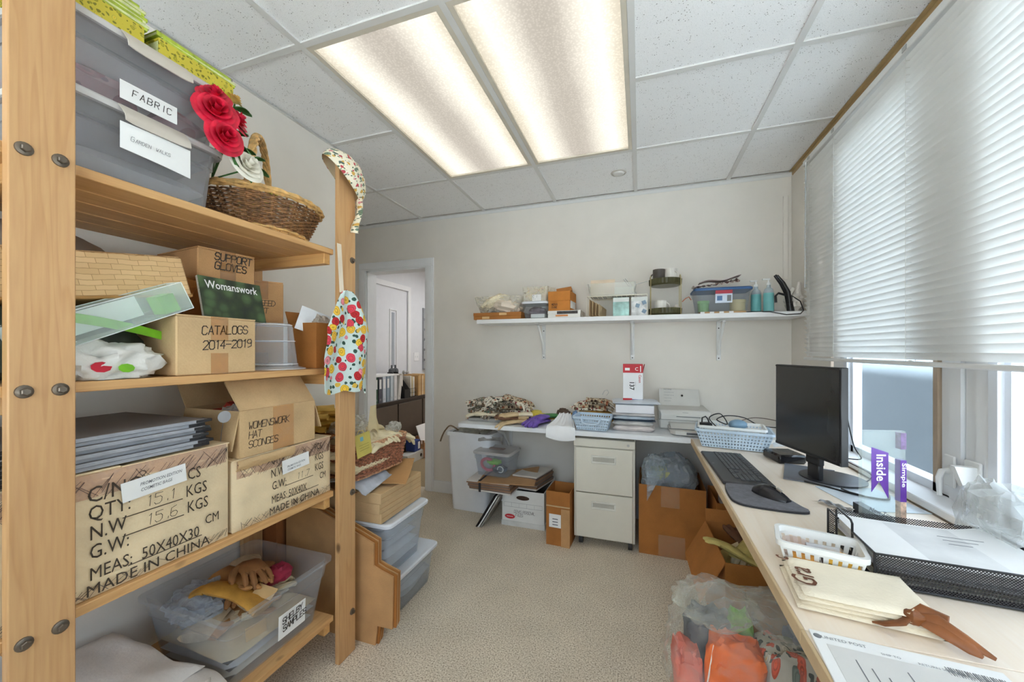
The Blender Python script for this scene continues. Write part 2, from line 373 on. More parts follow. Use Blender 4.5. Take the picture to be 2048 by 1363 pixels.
# door in the next room, with a narrow light
d2 = G().box(NL-.045, NL-.008, 3.615, 4.505, .003, 2.065).build('door_1', mat('door_paint', (226, 228, 232), .5, .01), ang=0); struct(d2)
G().box(NL-.008, NL+.003, 4.1, 4.112, 1.0, 1.78).box(NL-.008, NL+.003, 4.238, 4.25, 1.0, 1.78).box(NL-.008, NL+.003, 4.112, 4.238, 1.768, 1.78).box(NL-.008, NL+.003, 4.112, 4.238, 1.0, 1.012).build('light_frame', TRIM, d2, ang=0)
G().box(NL-.008, NL-.002, 4.15, 4.20, 1.04, 1.74).build('glass', clear('door_glass', (206, 214, 222), .5, .1), d2, ang=0)
G().lathe([(.0, 0), (.028, .0), (.028, .008), (.012, .012), (.012, .04), (.026, .05), (.028, .066), (.02, .078), (.0, .08)], 16).build('knob', CHROME, d2, (NL-.008, 4.40, .95), (0, pi/2, 0))
g = G().box(NL-.002, NL+.016, 3.57, 3.632, 0, 2.12).box(NL-.002, NL+.016, 4.488, 4.55, 0, 2.12).box(NL-.002, NL+.016, 3.632, 4.488, 2.058, 2.12)
struct(g.build('trim_5', TRIM, ang=0))
# corner conduit strip on the back wall
struct(G().box(.905, .935, YB-.012, YB, 1.72, 2.28, .003).build('trim_6', WALL, ang=0))

# ---------------------------------------------------------------- ceiling: plenum slab, tiles, tees
TL = N('ceiling_tile'); co = TL.coord(); vo = TL.n('TexVoronoi', Scale=120); nz = TL.n('TexNoise', Scale=36, Detail=3); TL.l(co, vo.inputs[0]); TL.l(co, nz.inputs[0])
dots = TL.ramp(vo.outputs['Distance'], [(0, (255,)*3), (.17, (255,)*3), (.22, (0,)*3)]); some = TL.ramp(nz.outputs[0], [(.50, (0,)*3), (.58, (255,)*3)])
fine = TL.n('TexNoise', Scale=420, Detail=2); TL.l(co, fine.inputs[0]); pits = TL.ramp(fine.outputs[0], [(.28, (190,)*3), (.38, (250, 250, 250))])
TL.l(TL.mix(TL.math('MULTIPLY', dots, some), pits, lin((128, 124, 118))), TL.b.inputs['Base Color']); TL.b.inputs['Roughness'].default_value = .95
TL.bump(fine.outputs[0], .35, .004); TILE = TL.m
TEE = mat('tee_paint', (222, 221, 218), .45, .01); TEEB = mat('edge_angle', (178, 150, 104), .5, .05)
ce = struct(G().box(-2.9, XR+.1, YN, YB, H+.05, H+.1).build('ceiling', mat('plenum', (200, 200, 200), .9), ang=0))
S = .6096; cx = [-1.2497+S*k for k in range(-3, 5)]; ry = [2.968-S*k for k in range(0, 10)]
tile0 = G().box(-S/2+.004, S/2-.004, -S/2+.004, S/2-.004, H+.006, H+.02).build('tile', TILE, ce, ang=0); first = [True]
def tile(x0, x1, y0, y1):
    full = abs(x1-x0-S) < .01 and abs(y1-y0-S) < .01
    if full:
        if first[0]: tile0.location = ((x0+x1)/2, (y0+y1)/2, 0); first[0] = False
        else: copymesh(tile0, 'tile', ce, ((x0+x1)/2, (y0+y1)/2, 0))
    elif x1-x0 > .02: G().box(x0+.004, x1-.004, y0+.004, y1-.004, H+.006, H+.02).build('tile', TILE, ce, ang=0)
LIGHTS = [(2, 1), (3, 1), (2, 4), (3, 4)]            # column index from the left, row index of the far half
lit = {(c, r+q) for c, r in LIGHTS for q in (0, 1)}
xe = [-2.8]+[x for x in cx if -2.8 < x < XR]+[XR]
for i in range(len(xe)-1):
    for j in range(len(ry)-1):
        y1, y0 = ry[j], max(ry[j+1], YN)
        k = round((xe[i]+1.2497)/S)+2 if i else -9
        if (k, j) in lit: continue
        x0, x1 = xe[i], xe[i+1]
        if y1 < 1.9 and x1 <= XL: continue
        if y1 < 1.9 and x0 < XL: x0 = XL
        tile(x0, x1, y0, y1)
TW = .0125
for x in xe[1:-1]:
    y0 = YN if x > XL else 1.875
    G().box(x-TW, x+TW, y0, YB, H-.001, H+.006).box(x-.002, x+.002, y0, YB, H+.006, H+.036).build('tee', TEE, ce, ang=0)
xa, xb = cx[3], cx[5]                           # cross tees stop at the fixtures
for y in ry[1:]:
    if y < YN: continue
    x0 = XL if y < 1.875 else -2.8; mid = [ry[r]-S for c, r in LIGHTS]
    for a, b in ([(x0, xa), (xb, XR)] if min(abs(y-m) for m in mid) < .05 else [(x0, XR)]):
        G().box(a, b, y-TW, y+TW, H-.0005, H+.0065).build('tee', TEE, ce, ang=0)
G().box(-2.8, XR, YB-.022, YB, H-.002, H+.0).box(-2.8, XR, YB-.004, YB, H-.024, H).build('edge_angle', TEE, ce, ang=0)
G().box(XR-.022, XR, YN, YB-.022, H-.002, H).box(XR-.004, XR, YN, YB-.022, H-.026, H).build('edge_angle', TEEB, ce, ang=0)
G().box(XL, XL+.014, YN, 1.875, H-.002, H).build('edge_angle', TEE, ce, ang=0)
# sprinkler cover in a front tile
t = T('sprinkler_cover', 'small round white sprinkler cover in the ceiling tile by the back wall', 'sprinkler', (-.135, 2.64, H+.006))
G().lathe([(.0, -.012), (.026, -.012), (.034, -.008), (.038, 0)], 24).build('cap', mat('cap_white', (226, 224, 220), .6), t)
G().lathe([(.040, -.003), (.050, -.003), (.051, 0), (.040, 0), (.040, -.003)], 24, 0, 0).build('ring', mat('ring_grey', (196, 190, 182), .6), t)
# troffers
DF = N('prismatic_diffuser'); co = DF.n('TexCoord').outputs['Object']; sep = DF.n('SeparateXYZ'); DF.l(co, sep.inputs[0])
ax = DF.math('ABSOLUTE', sep.outputs[0])
nz = DF.n('TexNoise', Scale=3.2, Detail=2); DF.l(co, nz.inputs[0])
pos = DF.math('ADD', ax, DF.math('MULTIPLY', DF.math('SUBTRACT', nz.outputs[0], .5), .05))
band = DF.ramp(pos, [(0, (170, 163, 152)), (.05, (176, 169, 158)), (.15, (226, 220, 206)), (.20, (236, 230, 216)), (.25, (206, 198, 180)), (.30, (188, 178, 158))])
wx = DF.n('TexVoronoi', Scale=110); DF.l(co, wx.inputs[0]); pr = DF.ramp(wx.outputs['Distance'], [(0, (255,)*3), (.6, (226,)*3)])
em = DF.n('Emission'); DF.l(DF.mix(.8, band, pr, 'MULTIPLY'), em.inputs[0]); em.inputs[1].default_value = LAMP; DF.l(em.outputs[0], DF.out.inputs[0]); DIFF = DF.m
FRM = mat('troffer_frame', (214, 206, 190), .45, .02)
def troffer(c, r, label):
    x0 = cx[c+1]; y1 = ry[r]; t = T('ceiling_light', label, 'light', (x0+S/2, y1-S, H), 0)
    a, b = S/2-.013, S-.013
    G().box(-a+.02, a-.02, -b+.02, b-.02, .010, .016).build('diffuser', DIFF, t, ang=0)
    g = G().box(-a, -a+.02, -b, b, .0, .022).box(a-.02, a, -b, b, .0, .022).box(-a+.02, a-.02, -b, -b+.02, .0, .022).box(-a+.02, a-.02, b-.02, b, .0, .022)
    g.build('frame', FRM, t, ang=0)
    G().box(-a, a, -b, b, .022, .046).build('housing', WHITE, t, ang=0)
troffer(2, 1, 'left of the two lit ceiling panels above the aisle')
troffer(3, 1, 'right of the two lit ceiling panels, running out of the top of the frame')
troffer(2, 4, 'left added ceiling fill light at the rear of the room behind the camera'); troffer(3, 4, 'right added ceiling fill light at the rear of the room behind the camera')  # two unseen fixtures, added for more light in the room
t = T('ceiling_light', 'ceiling fill light added out of view in the room beyond the doorway', 'light', (-1.7, 4.7, H), 0)  # unseen fixture, added to light the next room
DN = N('fill_diffuser'); e2 = DN.n('Emission'); e2.inputs[0].default_value = lin((250, 250, 252)); e2.inputs[1].default_value = LAMP*3.6; DN.l(e2.outputs[0], DN.out.inputs[0])
G().box(-.58, .58, -.58, .58, -.004, .002).build('diffuser', DN.m, t, ang=0); G().box(-.6, .6, -.6, .6, -.002, .0).build('frame', FRM, t, ang=0)

# ---------------------------------------------------------------- window, panes, blind, outside
wn = bpy.data.objects.new('window_1', None); C.objects.link(wn); struct(wn)
FX0, FX1 = .946, 1.0
mull = [(-.45, -.38), (.50, .70), (1.46, 1.68), (2.27, 2.42)]
def stile(y0, y1):
    wdt = y1-y0; g = G().box(FX0+.03, FX1, y0, y1, WZ0, WZ1)
    n = max(2, int(wdt/.05))
    for i in range(n):                            # stepped profile: casing, stop, sash
        a = y0+wdt*i/n; dpt = (.0, .012, .004, .018)[i % 4]
        g.box(FX0+dpt, FX0+.03, a+.004, a+wdt/n-.004, WZ0, WZ1)
    return g.build('mullion', TRIM, wn, ang=0)
for a, b in mull: stile(a, b)
G().box(FX0, FX1, WY0, WY1, WZ1-.06, WZ1).build('head', TRIM, wn, ang=0)
G().box(.862, FX1, WY0, WY1, WZ0-.026, WZ0, .003).build('sill', TRIM, wn, ang=0)
PANE = clear('window_glass', (196, 206, 214), .03, .03, spec=.6, fw=.12)
SASH = mat('sash_white', (228, 232, 238), .4, .01)
tanstrip = mat('screen_edge', (176, 156, 134), .6, .05)
for (a, b), (c, d) in zip(mull, mull[1:]):
    y0, y1 = b, c
    G().box(.978, .981, y0, y1, WZ0, WZ1-.06).build('pane', PANE, wn, ang=0)
    G().box(.955, .99, y0, y0+.022, WZ0, WZ1-.06).build('screen_edge', tanstrip, wn, ang=0)
    G().box(.955, .99, y1-.05, y1, WZ0, WZ1-.06).box(.94, .955, y1-.03, y1, WZ0, WZ1-.06).build('sash', SASH, wn, ang=0)
    G().box(.955, .99, y0, y1, WZ0, WZ0+.03).build('sash', SASH, wn, ang=0)
lk = G().box(-.008, 0, -.022, .022, -.05, .05, .003).build('latch', METALW, wn, (.944, 1.60, .865))
G().tube([(-.008, 0, .0), (-.03, -.01, .0), (-.04, -.015, -.02), (-.04, -.018, -.075)], [.009, .009, .008, .006], 8).build('handle', METALW, lk)
lk = G().box(-.008, 0, -.03, .03, -.045, .045, .003).build('latch', METALW, wn, (.944, 1.51, .875))
G().prism([(-.03, -.03), (.03, -.05), (.03, .05), (-.03, .03)], 0, .02).build('keeper', METALW, lk, (-.008, 0, 0), (0, -pi/2, pi/2))
# blind
bl = T('venetian_blind', 'wide white venetian blind lowered over the upper window, slats closed', 'blind', (.904, 0, 0))
BY0, BY1 = -.42, 2.61
SLATM = mat('slat', (250, 250, 248), .45, .004, trans=.30)
pit = .0255; z0 = 1.232; tilt = R(-57)
prof = [(-.015, -.0026), (-.0075, .0004), (0, .0016), (.0075, .0004), (.015, -.0026)]
g = G(); rings = []
for y in (BY0, BY1): rings.append([(a*cos(tilt)-b*sin(tilt), y, a*sin(tilt)+b*cos(tilt)) for a, b in prof] + [(a*cos(tilt)-(b-.0004)*sin(tilt), y, a*sin(tilt)+(b-.0004)*cos(tilt)) for a, b in prof[::-1]])
g.loft(rings); slat = g.build('slat', SLATM, bl, (0, 0, z0))
ns = 42
for i in range(1, ns): copymesh(slat, 'slat', bl, (0, 0, z0+pit*i))
ztop = z0+pit*ns
G().box(-.016, .016, BY0, BY1, ztop, ztop+.032, .003).build('headrail', METALW, bl)
G().box(-.0125, .0125, BY0, BY1, z0-.036, z0-.02, .004).build('bottom_rail', METALW, bl)
for y in (2.53, 2.25, 1.72, 1.27, .8, .2):
    g = G().tube([(-.0135, y, z0-.02), (-.0135, y, ztop)], .0007, 4).tube([(.0135, y, z0-.02), (.0135, y, ztop)], .0007, 4)
    for i in range(ns): g.box(-.0135, .0135, y-.0006, y+.0006, z0+pit*i-.0045, z0+pit*i-.0035)
    g.build('ladder_cord', mat('cord', (224, 222, 216), .8), bl, ang=0)
    G().box(-.0185, -.016, y-.012, y+.012, ztop+.006, ztop+.024, .0008).build('cord_lock', CHROME, bl)
    G().blob((0, y, z0-.02), (.006, .008, .004), 8, 6).build('rail_button', METALW, bl)
G().tube([(-.022, 2.55, ztop+.004), (-.026, 2.55, 1.60)], .0032, 6).build('tilt_wand', clear('wand', (230, 232, 234), .4, .1), bl)
# unseen rear window, added to bring in daylight from behind
w2 = bpy.data.objects.new('window_added', None); C.objects.link(w2); struct(w2)
G().box(RX0, RX1, YN-.06, YN-.057, RZ0, RZ1).build('pane', PANE, w2, ang=0)
for a, b, c, d in ((RX0-.06, RX0, RZ0-.06, RZ1+.06), (RX1, RX1+.06, RZ0-.06, RZ1+.06), (RX0, RX1, RZ0-.06, RZ0), (RX0, RX1, RZ1, RZ1+.06), (-.38, -.32, RZ0, RZ1)): G().box(a, b, YN-.07, YN+.015, c, d).build('frame', TRIM, w2, ang=0)
# outside: neighbouring pale blue wall and paving
o = G().box(2.6, 2.75, 1.3, 14, -.6, 2.4)
struct(G().box(-6, XR+.3, YN-.2, 16, 2.62, 2.75).build('ceiling_sun_block', mat('sun_block', (120, 118, 114), .9), ang=0))  # unseen slab, added to keep sun off the outside wall and rooms
OUT = mat('outside_siding', (122, 132, 140), .8, .03, 3)
struct(o.build('wall_outside', OUT, ang=0))
g = G()
for k in range(17):
    g.box(2.585, 2.6, 1.3, 14, -.28+k*.16, -.28+k*.16+.16)
struct(g.build('trim_7', OUT, ang=0))
struct(G().box(1.06, 30, -25, 25, -.32, -.3).box(-30, 1.06, -25, -1.4, -.32, -.3).build('floor_outside', mat('paving', (224, 222, 218), .9, .06, 4), ang=0))  # pale paving, widened and brightened to bounce light up indoors
# ---------------------------------------------------------------- builders of repeated kinds
def carton(name, label, w_, d, h, loc, rz=0, m=None, flaps=None, group=None, tape=True, open_=False, cat='box'):
    """cardboard box; front is local +X ... flaps: list of (side, length, angle); closed boxes get top seam and tape"""
    m = m or CARD; t = T(name, label, cat, loc, rz, group); x, y = w_/2, d/2; q = .004
    if open_:
        g = G().box(-x, x, -y, y, 0, q).box(x-q, x, -y, y, q, h).box(-x, -x+q, -y, y, q, h).box(-x+q, x-q, -y, -y+q, q, h).box(-x+q, x-q, y-q, y, q, h)
        g.build('body', m, t, ang=0)
        for side, L, ang in (flaps or []):
            g = G(); b = {'+x': d, '-x': d, '+y': w_, '-y': w_}[side]
            g.box(0, L, -b/2+.002, b/2-.002, -q/2, q/2)
            az = {'+x': 0, '+y': pi/2, '-x': pi, '-y': -pi/2}[side]
            p = {'+x': (x-q/2, 0, h), '-x': (-x+q/2, 0, h), '+y': (0, y-q/2, h), '-y': (0, -y+q/2, h)}[side]
            g.build('flap', m, t, p, (0, -ang, az), ang=0)
    else:
        G().box(-x, x, -y, y, 0, h-q, .003).build('body', m, t, ang=0)
        for s in (-1, 1): G().box(s*.001 if s > 0 else -x+.001, x-.001 if s > 0 else -.001, -y+.001, y-.001, h-q, h).build('flap', m, t, ang=0)
    if tape:
        if not open_: G().box(-.024, .024, -y+.002, y-.002, h, h+.0004).build('tape', TAPE, t, ang=0)
        G().box(x, x+.0005, -.024, .024, h-.07, h+.0002).build('tape', TAPE, t, ang=0); G().box(x, x+.0005, -.024, .024, 0.0, .06).build('tape', TAPE, t, ang=0)
    return t
def tote(name, label, w_, d, h, loc, rz=0, taper=.86, lid=None, m=None, group=None, rim=.014, rib=True):
    """clear plastic storage tote; lid = lid material or None"""
    t = T(name, label, 'bin', loc, rz, group); m = m or BIN; r = .03
    f = lambda k, z, o=0.0: rrect((w_-2*rim)*k+o, (d-2*rim)*k+o, r, z)
    k2 = taper+(1-taper)*.72
    rings = [f(taper, 0), f(k2, h*.72), f(k2, h*.72, .008), f(1, h-.012, .006), f(1, h-.012, 2*rim), f(1, h, 2*rim), f(1, h, 0), f(k2, h*.72, -.002), f(taper, .004, -.006)]
    G().loft(rings, True, True).build('tub', m, t, ang=30)
    if lid:
        g = G().loft([rrect(w_+.004, d+.004, r, h-.008), rrect(w_+.006, d+.006, r, h+.004), rrect(w_-.006, d-.006, r, h+.010), rrect(w_-.03, d-.03, r, h+.010), rrect(w_-.045, d-.045, r, h+.006)], True, True)
        g.build('lid', lid, t, ang=30)
    return t
def glove_geo(seed, curl=.25, cuff=.085, spread=.5, L=1.0):
    rnd = random.Random(seed); g = G(); n = 12
    sec = lambda y, rx, rz, cx=0, cz=0: [(cx+rx*cos(2*pi*k/n), y, cz+rz*sin(2*pi*k/n)) for k in range(n)]
    g.loft([sec(-.005, .040, .012), sec(.03, .046, .016), sec(.07, .047, .016), sec(.095, .045, .013), sec(.104, .038, .008)])
    for i, (x, l, rr) in enumerate(((-.034, .062, .0115), (-.0115, .078, .0125), (.0115, .072, .0122), (.034, .055, .011))):
        a = (x*4.5)*spread+rnd.uniform(-.06, .06); c2 = curl+rnd.uniform(-.1, .25); pts = []
        for q in range(6):
            u = q/5; pts.append((x+sin(a)*l*u, .088+cos(a)*l*u*(1-.25*c2*u), -.03*c2*u*u*2+rnd.uniform(-.001, .001)))
        g.tube(pts, [rr, rr*1.05, rr, rr*.98, rr*.9, rr*.45], 8, flat=.8)
    g.tube([(.036, .03, 0), (.056, .052, -.002), (.066, .075, -.006), (.070, .095, -.012), (.071, .104, -.014)], [.015, .0145, .0135, .012, .005], 8, flat=.8)
    g.cur = 1
    g.loft([sec(-cuff, .052, .016), sec(-cuff*.6, .048, .015), sec(-.02, .043, .014), sec(.0, .0415, .0135)], True, False)
    g.cur = 0
    s = rnd.uniform(0, 50)
    def wp(p):
        k = noise.noise(p*34+V((s, 0, 0)))*.004+noise.noise(p*12+V((0, s, 0)))*.006
        yy = p.y+.02; z = p.z+k-curl*yy*yy*1.6
        return V((p.x*L+noise.noise(p*9+V((0, 0, s)))*.006, p.y*L, max(z, -.2)*L))
    return g.warp(wp)
GLOVES = []
def glove(label, loc, rot, m, mc=None, group=None, v=0, parent=None, name='glove', cat='glove'):
    if not GLOVES:
        for k in range(5):
            o = glove_geo(k, (.1, .35, .6, -.1, .25)[k], (.085, .06, .11, .07, .095)[k]).build('glove_form', [m, m]); GLOVES.append(o.data); bpy.data.objects.remove(o)
    o = bpy.data.objects.new(name, GLOVES[v % 5]); C.objects.link(o); o.location = loc; o.rotation_euler = rot
    for i, q in enumerate((m, mc or m)): o.material_slots[i].link = 'OBJECT'; o.material_slots[i].material = q
    if parent: o.parent = parent; return o
    return tag(o, label, cat, group)
def slab(w_, d, h, seed=0, amp=.006, nx=14, ny=12, e=4.0, fr=9):
    """soft pillow-edged slab of folded cloth, base at z=0"""
    g = G()
    prof = lambda u: (1-abs(2*u-1)**e)
    def top(u, v):
        x = (u-.5)*w_; y = (v-.5)*d; k = min(prof(u), 1)*min(prof(v), 1); q = V((x*fr+seed*3.7, y*fr, seed*1.9))
        return (x+noise.noise(q*.7)*amp*1.2, y+noise.noise(q*.7+V((9, 0, 0)))*amp*1.2, h*(.5+.5*k**.35)+noise.noise(q)*amp*k)
    def bot(u, v):
        x, y, z = top(u, v); k = min(prof(u), 1)*min(prof(v), 1)
        return (x, y, h*.5-h*.5*k**.35)
    g.sheet(nx, ny, top); n = len(g.v); g.sheet(nx, ny, bot)
    return g
def bolt(parent, p, face='x'):
    g = G().lathe([(0, .0), (.013, 0), (.0125, .003), (.009, .0045), (0, .0045)], 16)
    g.lathe([(.0075, .0045), (.0075, .010), (.006, .0115), (0, .0115)], 6)
    return g.build('bolt', mat('old_bolt', (120, 110, 98), .4, .15, metal=.8), parent, p, (0, pi/2, 0))

# ---------------------------------------------------------------- pine shelf unit
SX0, SX1, SYN, SYF = -1.655, -1.152, .20, 1.208
LV = (.2, .694, 1.182, 1.652)
su = T('shelf_unit', 'tall pine shelving unit with bolted uprights and four slatted shelves', 'shelf', (-1.4, .84, 0))
def sp(g, name, m): return g.build(name, m, su, (1.4, -.84, 0))
sp(G().box(-1.152, -1.13, .377, .469, 0, 2.16, .002), 'upright', PINEZ)
sp(G().box(-1.152, -1.13, 1.212, 1.303, 0, 2.005, .002), 'upright', PINEZ)
sp(G().box(-1.678, -1.656, .377, .469, 0, 2.005, .002), 'upright', PINEZ)
sp(G().box(-1.678, -1.656, 1.212, 1.303, 0, 2.005, .002), 'upright', PINEZ)
nb = 5; bw = (SX1-SX0)/nb
for z in LV:
    for k in range(nb): sp(G().box(SX0+bw*k+.0025, SX0+bw*(k+1)-.0025, SYN, SYF, z-.023, z-.001, .002), 'shelf_board', PINE)
    for y in (.40, 1.17): sp(G().box(SX0, SX1-.012, y, y+.03, z-.064, z-.0225, .002), 'cleat', PINEX)
    if z > .3:
        for y in (.397, .446): bolt(su, (-1.13+1.4, y-.84, z-.012 if z < 1.6 else z-.012))
    bolt(su, (-1.13+1.4, 1.283-.84, z-.03))
bolt(su, (-1.13+1.4, .443-.84, .638-.45)); bolt(su, (-1.13+1.4, .392-.84, .188))

# ---------------------------------------------------------------- top shelf
zt = LV[3]; LIDM = mat('lid_grey', (206, 204, 202), .4, .02)
def latch(parent, x, y, z, droop):
    g = G()
    g.sheet(10, 6, lambda u, v: (x+.002+.020*sin(min(1, v*1.3)*pi*.5)+droop*v*.02, y-.068+.136*u, z-.008-.046*v+.004*abs(2*u-1)**6*(v > .5)), .003)
    return g.build('latch', mat('latch_beige', (206, 198, 186), .45, .02), parent, ang=50)
def shelf_tote(label, z, h, y0, y1, labtxt, sheer):
    t = tote('storage_tote', label, .44, y1-y0, h, (-1.385, (y0+y1)/2, z), 0, .93, LIDM, BINL)
    latch(t, .222, 0, h+.012, .4); return t
ta = shelf_tote('grey see-through lidded tote on the top shelf board, lower of two', zt, .172, .44, .80, 0, 0)
tb = shelf_tote('see-through lidded tote holding pink cloth, resting on another tote', zt+.183, .166, .44, .81, 0, 0)
# contents
CLP = floral('fabric_pink', (226, 160, 168), [(200, 70, 90), (240, 220, 215), (214, 110, 120)], (150, 70, 90), 18, .85, .5)
CLW = mat('fabric_white', (222, 222, 224), .85, .04, 10, .2, 60); CLG = mat('fabric_grey', (176, 178, 184), .85, .05, 10)
for i, (m, y, z, s, lab) in enumerate(((CLW, .62, .012, 3, 'folded grey white cloth in the lower tote'), (CLG, .62, .09, 4, 'grey cloth lying on white cloth in the lower tote'))):
    o = slab(.36, .30, .072, s, .008).build('folded_cloth', m, None, (-1.385, y, zt+z)); tag(o, lab, 'cloth')
o = slab(.36, .31, .085, 5, .010).build('folded_cloth', CLP, None, (-1.384, .625, zt+.183+.008)); tag(o, 'pink flowered cloth folded in the upper tote', 'cloth')
o = slab(.35, .29, .055, 6, .008).build('folded_cloth', CLW, None, (-1.386, .625, zt+.183+.096)); tag(o, 'white cloth lying on the pink cloth in the upper tote', 'cloth')
def sheetcard(g, y0, y1, z0, z1, x, bow=.0): return g.sheet(8, 4, lambda u, v: (x+bow*sin(v*pi), y0+(y1-y0)*u, z0+(z1-z0)*v), .0006)
pl = sheetcard(G(), .555, .672, 1.846, 1.890, -1.1605).build('label_card', PAPER, None); tag(pl, 'white card marked in capitals for cloth on the upper tote', 'label')
hwrite(['FABRIC'], (-1.1598, .578, 1.862), FX, .016, .0017, PEN, pl, adv=1.12)
pl = G().sheet(8, 4, lambda u, v: (-1.139+.003*sin(u*3), .545+.145*u, 1.782-.062*(1-v)-.012*u*(1-v)), .0006).build('label_card', PAPER, None); tag(pl, 'white card tucked under the latch of the lower tote', 'label')
hwrite(['Garden walks'], (-1.1335, .562, 1.742), FX, .011, .0009, mat('pencil', (130, 130, 134), .7), pl, adv=.98)
# green booklets in two fanned stacks
BKA = floral('booklet_print', (206, 190, 60), [(150, 150, 30), (214, 200, 70), (178, 170, 40)], (128, 124, 26), 55, .55, .30)
BKG = mat('booklet_green', (172, 190, 62), .5, .18, 60); BKE = mat('booklet_edge', (216, 220, 168), .6, .12, 90); BKT = mat('booklet_grey', (150, 148, 142), .5, .03)
zc = zt+.183+.166+.0105
def booklet(loc, rz, thick, m, lab, w_=.17, d=.19):
    t = T('booklet', lab, 'booklet', loc, rz, 'green booklets on the totes')
    x, y = w_/2, d/2
    G().box(-x, x, -y, y, 0, thick*.12).box(-x, x, -y, y, thick*.88, thick).box(x-.002, x, -y, y, thick*.12, thick*.88).build('cover', m, t, ang=0)
    G().box(-x+.002, x-.003, -y+.002, y-.002, thick*.12, thick*.88).build('pages', BKE, t, ang=0); 
    return t
ORD = 'first second third fourth fifth sixth seventh eighth ninth tenth eleventh twelfth'.split()
for si, (y, n) in enumerate(((.515, 10), (.735, 5))):
    z = zc
    for k in range(n):
        th = .046 if k == 0 else (.0075 if k % 3 else .012)
        m = BKA if k == 0 else (BKG if k % 2 else BKE)
        if si == 1 and k == n-1: m = BKT
        lab = ('thick yellow green patterned pad at the bottom of the %s stack' if k == 0 else 'green booklet number %d up' % (k+1)+' in the %s stack') % ('left' if si == 0 else 'right')
        if k: lab = 'thin green booklet, %s from the bottom of the %s stack on the totes' % (ORD[k], 'left' if si == 0 else 'right')
        if si == 1 and k == n-1: lab = 'grey topped booklet crowning the right stack on the totes'
        b = booklet((-1.262+(-.006*k if k else 0), y+.007*(k % 3)+.002*k, z), .035*sin(k*2.1), th, m, lab)
        b['group'] = 'booklets in the %s stack' % ('left' if si == 0 else 'right')
        if k == 0: del b['group']
        z += th+.0006
# willow basket
WIL = mat('willow_dark', (122, 86, 52), .6, .45, 60, .3, 200); WILL = mat('willow_pale', (216, 172, 108), .55, .2, 50, .2, 200)
bk = T('willow_basket', 'round willow basket with a tall twisted handle on the top shelf', 'basket', (-1.325, 1.035, zt), .0)
rb = lambda z: .118+.062*(z/.125)**.7 if z > 0 else .118
E_ = 1.12
def ring(z, dr=0.0, n=96, ph=0, wob=.006, k=30): return [((rb(z)+dr+wob*cos(k*pi*i/n*2/2+ph))*cos(2*pi*i/n), E_*(rb(z)+dr+wob*cos(k*pi*i/n*2/2+ph))*sin(2*pi*i/n), z) for i in range(n)]
g = G()
nr = 16
for j in range(nr): g.tube(ring(.028+.0058*j, 0, 120, pi*(j % 2), .0045, 60), .0036, 5, True)
stuff(g.build('weave', WIL, bk))
g = G()
for i in range(30):
    a = 2*pi*i/30; g.tube([((rb(z)-.001)*cos(a), E_*(rb(z)-.001)*sin(a), z) for z in (.004, .03, .06, .09, .125)], .0034, 5)
g.build('stake', WIL, bk)
g = G()
for j, (z, dr) in enumerate(((.006, .004), (.013, .001), (.020, .005), (.125, .003), (.131, -.003), (.131, .009), (.137, .003))): g.tube(ring(z, dr, 120, j*1.3, .004, 44), .0052, 6, True)
g.build('rim', WILL, bk)
G().lathe([(0, .002), (.114, .002), (.114, .006), (0, .006)], 24).at().build('base', WIL, bk)
g = G(); ha = R(-48); nh = 60
for s in range(4):
    pts = []
    for i in range(nh+1):
        u = i/nh; a = pi*u; rx = .165*cos(a); zz = .10+.27*sin(a)**.8
        tw = u*26+s*pi/2; ox = .0075*cos(tw); oz = .0075*sin(tw)
        r2 = rx+ox*abs(sin(a))+0
        pts.append((r2*cos(ha)+oz*-sin(ha), r2*sin(ha)+oz*cos(ha), zz+ox*abs(cos(a))))
    g.tube(pts, .0066, 6)
for e in (0, nh):
    a = pi*e/nh; rx = .165*cos(a)
    for q in range(4): g.tube([(rx*cos(ha)+.016*cos(t_), rx*sin(ha)+.016*sin(t_), .142+q*.007) for t_ in [2*pi*i/12 for i in range(12)]], .003, 5, True)
g.build('handle', WILL, bk)
# roses
ROSE = mat('rose_red', (206, 26, 58), .5, .22, 26); ROSEY = mat('rose_yellow', (240, 176, 96), .55, .25, 30); ROSEW = mat('rose_white', (240, 236, 222), .6, .05); LEAF = mat('leaf_green', (58, 106, 50), .5, .22, 30)
rs = T('rose_bouquet', 'artificial red and white roses leaning out beside the totes', 'flowers', (-1.20, .80, zt))
def rose(p, r, d, m, seed, layers=5):
    rnd = random.Random(seed); g = G()
    for Ly in range(layers):
        n = (3, 4, 5, 6, 7)[Ly]; op = .12+.24*Ly
        for i in range(n):
            a = 2*pi*i/n+Ly*.9+rnd.uniform(-.15, .15); rr = r*(.22+.18*Ly); hh = r*(1.0-.10*Ly)
            def f(u, v, a=a, rr=rr, hh=hh, op=op):
                w_ = (u-.5)*2*(1.25/max(1, n/3.4)+.55)*sin(pi*(.16+.74*v))**.6
                ra = rr*(.25+.75*v**.7)+r*op*.35*v**3; z = -r*.45+hh*v*1.25-op*r*.42*v**3
                ed = r*.05*noise.noise(V((a*3+u*3, v*3, seed)))
                return ((ra+ed)*cos(a+w_), (ra+ed)*sin(a+w_), z+ed)
            g.sheet(6, 5, f)
    g.lathe([(0, -r*.5), (r*.18, -r*.5), (r*.3, -r*.3), (r*.22, 0)], 8)
    q = V(d).to_track_quat('Z', 'Y').to_euler(); return g.build('bloom', m, rs, p, q)
def RP(x, y, z): return (x+1.20, y-.80, z-zt)
rose(RP(-1.125, .748, 1.925), .043, (1, -.35, .25), ROSE, 1); rose(RP(-1.14, .752, 1.972), .033, (.8, -.4, .6), ROSE, 2)
rose(RP(-1.14, .812, 1.935), .036, (.7, .3, .5), ROSE, 3); rose(RP(-1.112, .764, 1.856), .040, (1, -.1, .1), ROSE, 4)
